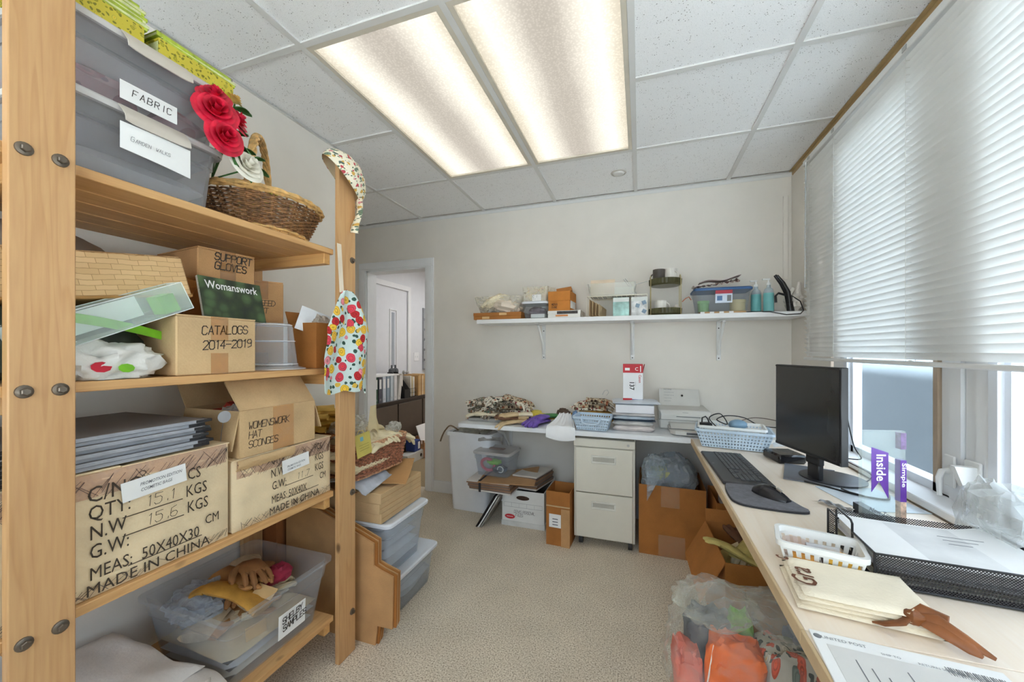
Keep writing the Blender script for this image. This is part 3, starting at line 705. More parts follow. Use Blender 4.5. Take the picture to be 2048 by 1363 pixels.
rose(RP(-1.17, .83, 2.012), .022, (.6, .4, .8), ROSEY, 5, 4); rose(RP(-1.125, .838, 1.812), .040, (1, .0, .35), ROSEW, 6)
def leaf(p, d, L=.05, w_=.034):
    g = G().sheet(6, 4, lambda u, v: (L*u, (v-.5)*w_*sin(pi*min(1, u*.94+.06))**.8, .006*sin(u*4)-.5*abs(v-.5)**2*w_*1.6), .0006)
    q = V(d).to_track_quat('X', 'Z').to_euler(); return g.build('leaf', LEAF, rs, p, q)
for i, (p, d) in enumerate((((-1.15, .80, 1.892), (.3, .8, .4)), ((-1.15, .81, 1.872), (.4, .7, -.3)), ((-1.15, .80, 1.858), (.6, .3, -.7)), ((-1.14, .80, 1.83), (.5, .2, -.9)), ((-1.16, .87, 1.85), (.1, .9, .5)),
    ((-1.16, .88, 1.83), (.2, .9, -.1)), ((-1.17, .84, 1.87), (.2, .9, .2)), ((-1.16, .82, 1.985), (.2, 1, .1)), ((-1.15, .83, 1.80), (.6, .4, -.6)), ((-1.2, .91, 1.83), (.0, .8, .4)))): leaf(RP(*p), d)
g = G()
for p in ((-1.125, .755, 1.91), (-1.15, .805, 1.91), (-1.118, .772, 1.85), (-1.17, .83, 2.0), (-1.155, .842, 1.80)): g.tube([RP(-1.40, .838, 1.70), RP(-1.28, .836, 1.79), RP(*p)], .0026, 5)
g.build('stem', LEAF, rs)
t = T('bud_vase', 'dark squat vase between the lower tote and the basket', 'vase', (-1.40, .838, zt)); G().lathe([(0, 0), (.026, 0), (.03, .03), (.03, .06), (.017, .085), (.02, .1), (.015, .1), (.012, .08), (0, .06)], 20).build('body', mat('dark_glaze', (26, 30, 28), .2), t)
# dried sprigs in the basket
DRY = mat('dry_yellow', (190, 176, 84), .8, .2, 60)
g = G(); rnd = random.Random(3)
for i in range(16):
    a = rnd.uniform(0, 6.28); r0 = rnd.uniform(.02, .12); p0 = V((r0*cos(a), r0*sin(a), .05)); p1 = p0+V((rnd.uniform(-.03, .05), rnd.uniform(-.03, .05), rnd.uniform(.09, .115)))
    g.tube([p0, (p0+p1)/2, p1], .0018, 4)
    for q in range(5): g.blob(p1+V((rnd.uniform(-.01, .01), rnd.uniform(-.01, .01), rnd.uniform(-.015, .012))), (.005, .005, .006), 6, 4)
o = g.build('dried_sprigs', DRY, None, (-1.325, 1.035, zt)); tag(stuff(o), 'dried yellow sprigs standing in the willow basket', 'flowers')
# cap hooked over the far upright
CAPM = floral('cap_print', (238, 230, 206), [(206, 84, 90), (222, 176, 90), (120, 140, 120), (226, 150, 150), (90, 110, 100)], (84, 104, 78), 62, .8, .4, 0)
hc = T('flowered_cap', 'small flowered sun cap hung over the top of the far shelf upright', 'hat', (-1.141, 1.262, 2.0))
ca = V((.50, .52, .69)).normalized(); cv = V((.25, .62, -.74)); cv = (cv-ca*cv.dot(ca)).normalized(); cu_ = cv.cross(ca); cc = V((-.01, -.012, -.03))
def dome(R_, u, v):
    th = 2*pi*u; ph = R(104)*v; q = 1+.07*noise.noise(V((cos(th)*2, sin(th)*2, v*3)))
    st = 1.0+.35*max(0, sin(th))*v
    return tuple(cc+ca*(R_*.78*cos(ph)*q)+cu_*(R_*.74*sin(ph)*cos(th)*q)+cv*(R_*st*sin(ph)*sin(th)*q))
G().sheet(28, 10, lambda u, v: dome(.094, u, v)).build('crown', CAPM, hc, ang=60)
G().sheet(28, 4, lambda u, v: dome(.090, u, .66+.34*v)).build('lining', mat('cap_lining', (226, 206, 172), .8), hc, ang=60)
def vis(u, v):
    p = cc+cv*.112+cu_*(.075*(u-.5)*2*(1-.35*v))+V((0, -.02*v+.012*sin(v*5), -.15*v))
    p += ca*(-.012-.02*(1-abs(2*u-1)**2)*(1-v)); p.y += .014*sin(u*5+v*2); return tuple(p)
G().sheet(10, 8, vis, .003).build('brim', CAPM, hc)
# ---------------------------------------------------------------- second shelf
z2 = LV[2]
GRN = mat('lime_plastic', (120, 186, 40), .5, .1, 20); DKG = mat('dark_packing', (38, 46, 36), .6, .2, 20)
t = carton('cardboard_box', 'cardboard box marked for catalogs 2014-2019 at the front of the second shelf', .28, .22, .165, (-1.301, .78, z2), 0, CARDL)
hwrite(['CATALOGS', '2014-2019'], (.1405, -.048, .112), ((0, 1, .06), (0, -.06, 1)), .024, .0026, PEN, t, lead=1.75, adv=.85, seed=4)
G().box(.1402, .1404, -.03, .075, .096, .0975).build('underline', PEN, t, ang=0)
# catalogs lying against the wall of boxes
CATM = N('catalog_cover'); co = CATM.coord(); v = CATM.n('TexVoronoi', Scale=26); CATM.l(co, v.inputs[0]); n_ = CATM.n('TexNoise', Scale=40, Detail=4); CATM.l(co, n_.inputs[0])
cc_ = CATM.ramp(v.outputs['Distance'], [(0, (88, 112, 72)), (.3, (74, 98, 62)), (.5, (54, 70, 46)), (.9, (40, 48, 38))]); CATM.l(CATM.mix(.35, cc_, n_.outputs[0], 'OVERLAY'), CATM.b.inputs['Base Color']); CATM.b.inputs['Roughness'].default_value = .25
ct = T('catalog', 'glossy dark green catalog with leafy cover and white title leaning on the boxes', 'catalog', (-1.235, .885, z2+.168), 0, None, (0, R(-103), R(3)))
G().box(-.004, .13, -.102, .102, 0, .009).build('pages', mat('page_edge', (214, 212, 204), .6, .1, 200), ct, ang=0)
G().box(-.0045, .1305, -.103, .103, -.0006, 0).build('cover', CATM.m, ct, ang=0)
ptext('Womanswork', .036, (.094, -.085, -.0009), ((0, 1, 0), (1, 0, 0)), PAPER, ct, 'lettering', .82, 0, .012)
# boxes at the back
carton('cardboard_box', 'plain brown box standing on the shelf behind the catalogs', .26, .20, .30, (-1.49, .905, z2), 0, CARDD)
t = carton('cardboard_box', 'cardboard box marked for support gloves resting on the plain brown box', .26, .175, .10, (-1.45, .93, z2+.301), R(-7), CARD)
hwrite(['SUPPORT', 'GLOVES'], (.1305, -.04, .066), FX, .024, .0034, PEN, t, lead=1.25, adv=.85, seed=9)
G().box(0, .11, -.08, .08, 0, .004).build('flap', CARDD, t, (.05, -.14, -.03), (0, R(18), R(-30)), ang=0)
t = carton('cardboard_box', 'tall brown box at the back of the second shelf beside the far upright', .15, .15, .335, (-1.44, 1.115, z2), R(-32), CARD)
hwrite(['SEED', 'KT'], (.0755, .0, .24), FX, .02, .002, PEN, t, seed=5, adv=.7)
t = carton('cardboard_box', 'small open brown box with cards and film at the far end of the second shelf', .15, .125, .175, (-1.245, 1.205, z2), R(-2), CARDD, [('-x', .05, R(70))], None, False, True)
o = G().sheet(6, 4, lambda u, v: (.03*u, .11*(u-.5), .19*v*.5), .0012).build('card', mat('card_white', (226, 228, 230), .6), None, (-1.245, 1.165, z2+.135), (R(-20), 0, R(-8))); tag(o, 'pale grey card standing out of the small open box', 'card')
o = G().blob((0, 0, 0), (.05, .045, .05), 20, 14, .35, 5, 3).build('film_wrap', clear('film_tan', (226, 214, 200), .4, .15, .7, 60), None, (-1.225, 1.21, z2+.16)); tag(o, 'crumpled clear film stuffed in the small open box', 'film')
# clear dome
t = T('clear_dome', 'clear plastic hat form upside down on the second shelf', 'dome', (-1.255, 1.025, z2+.001))
G().lathe([(.104, 0), (.105, .003), (.084, .010), (.079, .02), (.072, .08), (.064, .15), (.056, .163), (.0, .166)], 32, False, False).build('shell', clear('dome_clear', (230, 234, 238), .16, .06), t)
g = G()
for z, r in ((.018, .080), (.1, .071), (.158, .061), (.0015, .105)): g.tube([(r*cos(2*pi*i/40), r*sin(2*pi*i/40), z) for i in range(40)], .0016, 5, True)
g.build('rib', clear('dome_rib', (244, 246, 248), .55, .1), t)
# straw case, cap, acrylic tray, green packs, printed bag
ST = N('straw_weave'); co = ST.coord(); sx_ = ST.n('SeparateXYZ'); cb3 = ST.n('CombineXYZ'); ST.l(co, sx_.inputs[0]); nz = ST.n('TexNoise', Scale=18, Detail=3); ST.l(co, nz.inputs[0])
wb0 = ST.math('MULTIPLY', ST.math('SUBTRACT', nz.outputs[0], .5), .012); ST.l(sx_.outputs[1], cb3.inputs[0]); ST.l(ST.math('ADD', ST.math('ADD', sx_.outputs[2], ST.math('MULTIPLY', sx_.outputs[0], .8)), wb0), cb3.inputs[1])
bk_ = ST.n('TexBrick', Scale=10); bk_.offset = .37; bk_.inputs['Color1'].default_value = lin((226, 190, 140)); bk_.inputs['Color2'].default_value = lin((214, 176, 126)); bk_.inputs['Mortar'].default_value = lin((172, 134, 88)); bk_.inputs['Mortar Size'].default_value = .006; bk_.inputs['Brick Width'].default_value = .42; bk_.inputs['Row Height'].default_value = .13
ST.l(cb3.outputs[0], bk_.inputs[0]); ST.l(bk_.outputs[0], ST.b.inputs['Base Color']); ST.b.inputs['Roughness'].default_value = .7
t = T('straw_case', 'woven straw box lying tilted on the packs at the near end of the second shelf', 'box', (-1.36, .52, z2+.165), 0, None, (R(9), R(-10), 0))
G().box(-.14, .14, -.30, .235, 0, .115, .006).build('body', ST.m, t, ang=0); G().box(-.1405, .1405, -.3005, .2355, -.002, .006, .002).build('edge', mat('straw_edge', (176, 132, 76), .7, .15, 40), t, ang=0)
t = T('grey_hat', 'grey brown felt hat crown rising behind the straw box', 'hat', (-1.52, .55, z2+.27)); G().blob((0, 0, 0), (.11, .18, .135), 26, 16, .04, 2, 4, 1, 0).build('crown', mat('felt', (132, 118, 106), .9, .06, 12), t); G().lathe([(.11, 0), (.15, -.004), (.15, 0), (.11, .004)], 28, 0, 0).build('brim', MATS['felt'], t)
AC = clear('acrylic_tray_wall', (234, 240, 238), .17, .05)
t = T('acrylic_tray', 'long clear acrylic box lying aslant over the bag and the straw box', 'tray', (-1.196, .42, z2+.048), 0, None, (R(25), 0, 0))
g = G().box(-.03, -.028, 0, .325, 0, .072).box(.028, .03, 0, .325, 0, .072).box(-.028, .028, 0, .325, 0, .002).box(-.028, .028, 0, .002, .002, .072).box(-.028, .028, .323, .325, .002, .072)
g.build('shell', AC, t, ang=0)
g = G()
for a in (((.03, 0, .072), (.03, .325, .072)), ((.03, 0, 0), (.03, .325, 0)), ((.03, .325, 0), (.03, .325, .072)), ((-.03, 0, .072), (-.03, .325, .072)), ((-.03, .325, .072), (.03, .325, .072))): g.tube(a, .0012, 4)
g.build('edge', clear('acrylic_edge', (246, 250, 248), .7, .1), t)
G().box(-.026, -.024, .10, .24, .012, .062).build('insert', PAPER, t, ang=0); G().box(-.026, .02, .262, .30, .004, .05).build('green_insert', GRN, t, ang=0)
for i, (y, z, rx, rz_, m, lab, s) in enumerate(((.50, .09, .10, .085, DKG, 'dark green pack under the straw box on the second shelf', (.14, .16, .085)), (.54, .165, .0, .0, GRN, 'lime green strip of packing under the straw box', None), (.36, .06, 0, 0, GRN, 'lime green pack at the near end of the second shelf behind the upright', (.10, .07, .055)))):
    if s: o = G().blob((0, 0, 0), s, 22, 14, .12, 3, i, .55).build('glove_pack', m, None, (-1.36, y, z2+z))
    else: o = G().sheet(12, 3, lambda u, v: (.02*sin(u*4), -.12+.27*u, .02-.03*u-.02*u*u+.022*(v-.5)), .002).build('green_strip', m, None, (-1.215, .56, z2+.128))
    tag(o, lab, 'package' if s else 'strip')
o = G().blob((0, 0, .035), (.10, .10, .055), 40, 26, .38, 2.6, 11, .75, 0)
TB = mat('canvas_white', (226, 224, 218), .85, .05, 10, .3, 160)
o = o.build('cloth_bag', TB, None, (-1.262, .552, z2), ang=85); tag(o, 'crumpled white cloth bag with red and green print on the second shelf', 'bag')
def patch(p, r, m, par, n=9):
    g = G(); g.loft([[(0.0, r*cos(2*pi*k/n)*1.5, r*sin(2*pi*k/n)*.9) for k in range(n)]], True, False); return g.build('print', m, par, p, (0, R(-12), .2), ang=0)
patch((.103, -.03, .030), .014, mat('print_red', (196, 36, 56), .7), o); patch((.103, .015, .026), .012, GRN, o)
# oven-mitt style apron hung on the far upright
AP = floral('apron_print', (206, 222, 218), [(246, 200, 60), (230, 70, 90), (244, 196, 70), (196, 40, 44), (246, 150, 160), (248, 206, 84)], (50, 84, 72), 25, .85, .46, 0)
t = T('floral_apron', 'small apron printed with yellow and red flowers hanging on the far upright', 'apron', (-1.122, 1.235, z2+.30))
def apf(u, v):
    w0 = .030+.085*min(1, v*2.6)**.8+.012*v
    y = (u-.5)*2*w0-.0+.004*sin(v*7); z = -.39*v+.012*(1-abs(2*u-1))*(v < .1)
    x = .012+.016*sin(u*9+v*2)*(.4+v*.6)+.010*noise.noise(V((u*4, v*5, 1)))
    return (x, y+.004*noise.noise(V((u*3, v*8, 4)))+.006*sin(v*5), z-.012*abs(sin(u*7))*(v > .97)-.02*(u > .96)*(v > .95))
G().sheet(30, 34, apf, .0016).build('panel', AP, t)
g = G().sheet(3, 12, lambda u, v: (.006+.006*v, -.028+.022*(u-.5)-.004*v+.026*v*0-.02*(1-v)*.6, .185-.19*v), .0016); g.build('strap', mat('canvas_tape', (228, 214, 192), .85, .04), t)
for v_ in t.children[0].data.vertices: v_.co.x = max(v_.co.x, -.004)

# ---------------------------------------------------------------- third shelf
z3 = LV[1]
KR = card('export_carton', (234, 212, 174))
HATCH = mat('pen_hatching', (70, 58, 56), .8, .1)
def hatch(par, x, y0, y1, z0, z1, n, seed, name='pen_hatching', sl=1.0):
    rnd = random.Random(seed); g = G()
    for i in range(n):
        y = rnd.uniform(y0, y1); L = rnd.uniform(.5, 1)*(z1-z0); z = rnd.uniform(z0, z1-L*.9); dy = L*rnd.uniform(.5, 1.1)*sl*(1 if rnd.random() < .85 else -1)
        y2 = min(max(y+dy, y0), y1); wd = .0008
        g.add([(x, y, z), (x, y+wd*1.6, z), (x, y2+wd*1.6, z+L*.9), (x, y2, z+L*.9)], [(0, 1, 2, 3)])
    return stuff(g.build(name, HATCH, par, ang=0))
def export(label, w_, d, h, loc, rows, seed):
    t = T('export_carton', label, 'box', loc); x, y = d/2, w_/2
    n = 30
    g = G()
    def skin(nx, ny, fn): g.sheet(nx, ny, fn)
    kn = lambda a, b, c: noise.noise(V((a*9+seed, b*9, c*9)))*.004
    g.box(-x, x-.006, -y, y, 0, h-.004, .004)
    g.sheet(30, 16, lambda u, v: (x-.006*(max(abs(2*u-1), abs(2*v-1))**18)+kn(u, v, seed)*(1-abs(2*u-1)**10), -y+2*y*u, h*v*.985), .0)
    g.build('body', KR, t, ang=30)
    for s in (-1, 1): G().sheet(16, 6, lambda u, v, s=s: ((-x+2*x*u), s*(.002+(y-.002)*v), h-.004+.004*sin(v*3)*(u*(1-u))*4), .003).build('flap', KR, t, ang=30)
    G().box(x+.0006, x+.001, -y+.01, y-.01, h-.06, h-.006).build('tape', clear('tape_clear', (236, 228, 224), .10, .1, .2, 40, haze=.2, fw=.15), t, ang=0)
    hatch(t, x+.0042, -y+.01, y-.01, h-.065, h-.012, 70, seed); hatch(t, x+.0042, -y+.02, y-.01, .004, .03, 60, seed+1, sl=1.4)
    for s, size, yy, zz, sx in rows: ptext(s, size, (x+.0045, yy, zz), FX, INKB, t, 'lettering', sx)
    return t
cl = export('export carton printed in capitals with weights, left of the pair on the third shelf', .50, .42, .285, (-1.375, .560, z3),
    [('C/NO:', .050, -.062, .216, .80), ('QTY:', .046, -.060, .176, .74), ('N.W', .046, -.058, .132, .70), ('G.W:', .046, -.058, .089, .70), ('MEAS:  50X40X30', .041, -.058, .042, .72), ('CM', .036, .180, .066, .72), ('MADE IN CHINA', .036, -.064, .008, .96), ('CS', .044, .136, .205, .66), ('KGS', .044, .132, .160, .66), ('KGS', .044, .135, .116, .66)], 3)
for z, y0, y1 in ((.158, 0.0, .125), (.114, 0.0, .128), (.040, .01, .172)): G().box(.2145, .2147, y0, y1, z, z+.0022).build('rule', INKB, cl, ang=0)
hwrite(['15.1'], (.2147, .045, .168), FX, .026, .0013, PEN, cl, seed=2); hwrite(['15.6'], (.2147, .046, .122), FX, .026, .0013, PEN, cl, seed=3); hwrite(['3'], (.2147, .03, .238), FX, .022, .0013, PEN, cl, seed=6)
pp = G().box(.2146, .2156, .0, .135, 0, .047).build('label', PAPER, cl, (0, 0, .194), (R(5), 0, 0), ang=0)
for i, s in enumerate(('PROMOTION EDITION', 'COSMETIC BAGS')): ptext(s, .011, (.216, .035, .027-.014*i), FX, GREYINK, pp, 'lettering', .8, .3, .01)
cr = export('export carton printed in capitals with torn tape, right of the pair on the third shelf', .385, .42, .222, (-1.375, 1.014, z3),
    [('N.W:', .040, -.072, .132, .62), ('G.W:', .040, -.068, .090, .62), ('MEAS: 50X40X', .036, -.070, .046, .62), ('MADE IN CHINA', .034, -.078, .010, .82), ('CM', .034, .130, .066, .6), ('PCS', .034, .106, .180, .6), ('KGS', .038, .108, .140, .58), ('KGS', .038, .108, .102, .58), ('QTY:', .030, -.07, .178, .6)], 8)
for z, y0, y1 in ((.088, -.02, .1), (.044, -.01, .125)): G().box(.2145, .2147, y0, y1, z, z+.002).build('rule', INKB, cr, ang=0)
hwrite(['11.7'], (.2147, .03, .096), FX, .022, .0012, PEN, cr, seed=12)
pp = G().box(.2146, .2156, -.028, .082, 0, .047).build('label', PAPER, cr, (0, 0, .132), (R(4), 0, 0), ang=0)
for i, s in enumerate(('PROMOTION EDITION', 'COSMETIC BAGS')): ptext(s, .009, (.216, -.01, .018-.011*i), FX, GREYINK, pp, 'lettering', .8, .3, .01)
o = G().sheet(16, 6, lambda u, v: (.212+.012*sin(v*2.4)+.004*noise.noise(V((u*9, v*5, 2))), -.185+.20*u, .186+.034*v+.006*noise.noise(V((u*14, 3, v*4)))*(1-v)), .002).build('torn_tape', CARDL, cr)
# grey presentation boards in a stack
GB = mat('board_grey', (140, 136, 134), .5, .03); GBE = mat('board_edge', (164, 168, 176), .45, .06, 40); GBK = mat('board_corner', (46, 46, 48), .5, .05)
z = z3+.287
for k in range(8):
    t = T('grey_folder', 'grey folder with black corners, %s from the bottom of the stack' % ORD[k] if 0 < k < 7 else ('grey folder with black corners at the bottom of the stack on the left carton' if k == 0 else 'grey folder topping the stack on the left carton'), 'folder', (-1.355+.006*sin(k*2.7), .565+.010*sin(k*1.9), z), .012*sin(k*3.1), 'grey folders on the third shelf')
    G().box(-.185, .185, -.20, .18, .0, .0026).box(-.185, .185, -.20, .18, .0064, .009).build('board', GB, t, ang=0)
    G().box(-.182, .183, -.196, .176, .0026, .0064).box(.1835, .1865, -.19, .172, .0, .009, .001).build('edge', GBE, t, ang=0)
    G().box(.150, .187, .150, .192, .0005, .0085, .001).box(.150, .187, -.212, -.17, .0005, .0085, .001).build('corner', GBK, t, ang=0)
    z += .0094
t = T('round_tag', 'small round grey disc standing at the end of the grey folders', 'disc', (-1.165, .795, z3+.36)); G().lathe([(0, 0), (.017, 0), (.0175, .0008), (.0175, .002), (0, .0026)], 28).build('disc', mat('tag_grey', (150, 150, 152), .5), t, (0, 0, 0), (0, pi/2, R(-8))); G().tube([(0, 0, 0), (-.004, -.004, -.04), (-.006, -.006, -.072)], .001, 4).build('stem', CHROME, t)
# hat box with open flaps
t = carton('cardboard_box', 'open cardboard box marked for hats on the right carton with its flaps folded in', .25, .285, .145, (-1.292, .985, z3+.2225), 0, CARDL, [('+x', .112, R(128)), ('-y', .12, R(-78)), ('+y', .11, R(-72)), ('-x', .10, R(60))], None, False, True)
hwrite(['WOMENSWORK', 'HAT', 'SCONGES'], (.1265, -.115, .085), FX, .022, .0018, PEN, t, lead=1.35, adv=.82, seed=14)
G().box(.1252, .1257, -.03, .05, 0, .145).build('tape', TAPE, t, ang=0)
o = G().blob((0, 0, 0), (.085, .09, .055), 22, 14, .3, 4, 6).build('felt_bundle', mat('felt_red', (188, 60, 40), .8, .3, 22), None, (-1.32, .96, z3+.32)); tag(o, 'red and black felt bundle inside the open hat box', 'bundle')
o = G().blob((0, 0, 0), (.05, .05, .03), 20, 12, .4, 5, 9).build('film_wrap', MATS['film_tan'], None, (-1.25, .90, z3+.348)); tag(o, 'crumpled clear film lying in the open hat box', 'film')

# ---------------------------------------------------------------- bottom shelf
z4 = LV[0]
LEA = mat('leather_tan', (178, 130, 78), .7, .14, 18, .3, 120); LEAD = mat('leather_brown', (160, 112, 68), .75, .14, 18, .3, 120); LEAY = mat('leather_gold', (200, 150, 66), .65, .16, 14, .3, 120); LEAC = mat('leather_cream', (226, 208, 168), .75, .08, 18, .2, 120); CUFF = mat('cuff_knit', (196, 176, 146), .9, .08, 60)
t = tote('storage_tote', 'open clear tote of sample gloves on the bottom shelf', .435, .42, .232, (-1.372, 1.005, z4), 0, .84)
lb = sheetcard(G(), -.04, .068, .076, .158, .2135, .0).build('label_card', PAPER, t, None, (0, R(2), 0))
hwrite(['SHELBY', 'SAMPLES'], (.2155, -.026, .124), ((0, 1, .08), (0, -.08, 1)), .020, .0028, PEN, lb, lead=1.35, adv=.83, seed=21)
GG = 'gloves in the open tote'
gl = [((-1.33, .95, .405), (.35, .25, 1.9), LEAY, LEAY, 2, 'golden leather glove with a gathered cuff near the front corner of the open tote'), ((-1.35, .99, .375), (.1, .15, 1.5), LEAY, CUFF, 0, 'golden work glove lying under another in the front of the open tote'),
      ((-1.42, 1.06, .435), (.15, -.1, -2.0), LEAD, CUFF, 1, 'brown glove with knit cuff atop the back heap in the open tote'), ((-1.43, 1.01, .41), (0, .1, -1.6), LEA, LEA, 3, 'tan glove second from the top of the back heap in the tote'), ((-1.41, 1.06, .388), (.1, .1, -2.6), LEAD, LEAD, 4, 'brown glove at the base of the back heap in the tote'),
      ((-1.36, 1.06, .335), (.05, .05, .2), LEAC, CUFF, 1, 'cream glove near the front wall of the tote'), ((-1.36, .96, .32), (.05, .1, -.2), LEA, CUFF, 0, 'tan glove seen through the middle of the tote front'), ((-1.36, .93, .315), (0, 0, .1), LEAC, LEA, 3, 'cream glove low behind the near corner of the tote'),
      ((-1.38, 1.06, .30), (0, .1, 3.0), LEA, CUFF, 4, 'tan glove flat near the floor of the tote'), ((-1.40, .94, .34), (.1, 0, .3), LEAD, CUFF, 2, 'brown glove against the near side of the tote'), ((-1.41, .96, .30), (0, 0, 1.8), LEA, LEA, 1, 'tan glove low on the near side of the tote')]
for p, r, m, mc, v_, lab in gl: glove(lab, p, r, m, mc, GG, v_)
for i, (z, s) in enumerate(((.022, 1), (.052, 2), (.080, 3))):
    o = slab(.31+.008*i, .315+.008*i, .034, 30+i, .006).build('wrapped_pair', mat('glove_wrap_%d' % i, ((222, 214, 200), (206, 208, 214), (214, 196, 160))[i], .6, .08, 14), None, (-1.365, 1.0, z4+z-.016)); tag(o, ('pale folded gloves at the bottom of the open tote', 'grey white folded gloves in the middle of the tote', 'beige folded gloves on the flat pairs in the tote')[i], 'gloves')
o = G().blob((0, 0, 0), (.10, .09, .055), 24, 16, .35, 4, 5).build('plastic_bag', clear('film_grey', (214, 222, 232), .35, .12, .7, 26), None, (-1.46, .92, z4+.17)); tag(o, 'clear plastic bag between the gloves of the open tote', 'bag')
o = G().blob((0, 0, 0), (.05, .06, .03), 18, 12, .3, 4, 7).build('cloth_scrap', mat('cloth_crimson', (150, 38, 62), .7, .2, 22), None, (-1.33, 1.10, z4+.19)); tag(o, 'crimson cloth scrap by the far side of the tote', 'cloth')
for i, (p, r) in enumerate((((-1.26, 1.0, .395), (.5, .3, .3)), ((-1.225, .94, .31), (1.3, .1, 1.5)))):
    o = G().box(-.035, .035, -.02, .02, 0, .0012).build('hang_tag', mat('tag_kraft', (208, 172, 118), .7), None, p, r); tag(o, ('kraft hang tag standing among the gold gloves', 'kraft hang tag flat behind the front wall of the tote')[i], 'tag')
CV = mat('canvas_grey', (220, 214, 208), .9, .07, 8, .3, 140)
t = T('canvas_bag', 'grey white canvas bag folded on the bottom shelf near the front upright', 'bag', (-1.40, .60, z4))
slab(.46, .42, .11, 41, .035, 34, 30, 3.2, 9).build('body', CV, t); slab(.42, .36, .07, 43, .035, 34, 28, 3.0, 8).build('fold', CV, t, (-.02, -.01, .075), (R(3), R(4), .1))
g = G().sheet(14, 3, lambda u, v: (.16+.07*sin(u*pi), .10+.10*u, .05+.05*sin(u*pi)+.022*(v-.5)), .003); g.build('handle', CV, t)
# ---------------------------------------------------------------- stack on the floor past the shelf unit
WLID = mat('lid_white', (226, 230, 236), .4, .01); BINW = clear('clear_tote_white', (232, 235, 238), .12, .24, fw=.22)
t = tote('storage_tote', 'low clear lidded tote on the carpet under the taller one', .44, .40, .19, (-1.275, 1.665, 0), 0, .9, WLID, BINW)
t = tote('storage_tote', 'clear lidded tote of white packs carrying the flat cartons', .47, .345, .25, (-1.30, 1.612, .202), 0, .88, WLID, BINW)
WP = clear('white_packs', (236, 238, 242), .8, .2, .6, 30)
for i in range(5):
    o = slab(.36, .27, .044, 60+i, .010, 16, 14, 5, 14).build('white_pack', mat('pack_white', (228, 230, 234), .4, .05, 20, .5, 30), None, (-1.30, 1.612, .209+.0455*i)); tag(o, 'white wrapped pack, %s from the bottom of the clear tote by the shelf end' % ORD[i] if 0 < i < 4 else ('white wrapped pack at the bottom of the clear tote by the shelf end', 'white wrapped pack topping the clear tote by the shelf end')[i == 4], 'package', 'white packs in the floor tote')
o = slab(.34, .33, .12, 71, .02, 16, 14, 4).build('white_pack', mat('pack_grey', (196, 200, 208), .5, .06, 20, .4, 30), None, (-1.275, 1.665, .008)); tag(o, 'grey wrapped pack filling the low tote on the carpet', 'package')
for i in range(3):
    t = T('flat_carton', ('flat brown mailing carton at the bottom of the pile on the clear tote', 'flat brown mailing carton in the middle of the pile on the clear tote', 'flat brown mailing carton topping the pile on the clear tote')[i], 'box', (-1.335+.004*i, 1.605-.006*i, .464+.0475*i), (.02, -.01, .015)[i], 'flat mailing cartons')
    G().box(-.225, .225, -.17, .17, 0, .0465, .002).build('body', CARDL, t, ang=0); G().box(.2252, .2258, -.165, .165, .0225, .0235).build('seam', CARDD, t, ang=0)
o = G().sheet(10, 8, lambda u, v: (-.16+.32*u, -.13+.26*v, .006+.035*v*v*(.4+u)+.01*sin(u*3)), .003).build('kraft_envelope', card('kraft', (196, 150, 98)), None, (-1.25, 1.60, .612), (0, 0, R(24))); tag(o, 'large kraft envelope under the wicker basket with one corner lifting', 'envelope')
o = G().sheet(10, 8, lambda u, v: (-.13+.26*u, -.1+.2*v, .004+.01*sin(u*5)), .003).build('kraft_envelope', card('kraft_dark', (176, 130, 88)), None, (-1.34, 1.50, .6075), (0, 0, R(-12))); tag(o, 'darker kraft envelope flat on the flat cartons', 'envelope')
MG = mat('magazine_grey', (188, 194, 204), .3, .2, 12)
o = G().sheet(14, 8, lambda u, v: (-.10+.22*u, -.14+.25*v, .022+.022*sin(u*4.2)*(1-v*.5)-.012*(u > .9)), .004).build('magazine', MG, None, (-1.27, 1.48, .632), (0, 0, R(10))); tag(o, 'curled grey and white catalog under the near end of the wicker basket', 'magazine')
# rectangular wicker basket
WR = mat('wicker_brown', (146, 96, 72), .55, .4, 90, .3, 220); WRL = mat('wicker_light', (186, 142, 108), .55, .3, 90)
wb = T('wicker_basket', 'long brown wicker basket of cream gloves on the flat cartons by the doorway', 'basket', (-1.325, 1.555, .668), R(-3))
BW, BL, BH = .31, .37, .145
def rpath(z, ph, n=150, amp=.004, k=44):
    s_ = .90+.10*z/BH; o = rrect(BW*s_, BL*s_, .035, 0, 8); P = [V(p) for p in o]; L = [0]
    for i in range(len(P)): L.append(L[-1]+(P[(i+1) % len(P)]-P[i]).length)
    out = []; j = 0
    for i in range(n):
        d = L[-1]*i/n
        while L[j+1] < d: j += 1
        q = P[j].lerp(P[(j+1) % len(P)], (d-L[j])/(L[j+1]-L[j])); nn = q.normalized()
        out.append(tuple(q+nn*amp*cos(k*pi*i/n*2+ph)+V((0, 0, z+.001*sin(i*.7+ph)))))
    return out
g = G()
for j in range(17): g.tube(rpath(.008+.0078*j, pi*(j % 2)), .0047, 5, True)
stuff(g.build('weave', WR, wb))
g = G()
for z, dr in ((BH-.002, 0), (BH+.006, 1.0), (.003, 2)): g.tube(rpath(z, dr, 150, .002, 60), .0065, 6, True)
g.build('rim', WRL, wb); G().box(-BW*.44, BW*.44, -BL*.44, BL*.44, .002, .008).build('base', WR, wb)
GC = mat('glove_cream', (230, 216, 180), .8, .07, 20, .2, 120); GY = mat('glove_yellow', (214, 176, 84), .7, .12, 18, .25, 110); GYD = mat('glove_ochre', (190, 148, 62), .7, .14, 18, .25, 110)
gg = 'cream gloves in the wicker basket'; rnd = random.Random(5)
names = ('front', 'middle', 'far end', 'near end', 'back', 'right rim', 'centre', 'corner by the door', 'near corner')
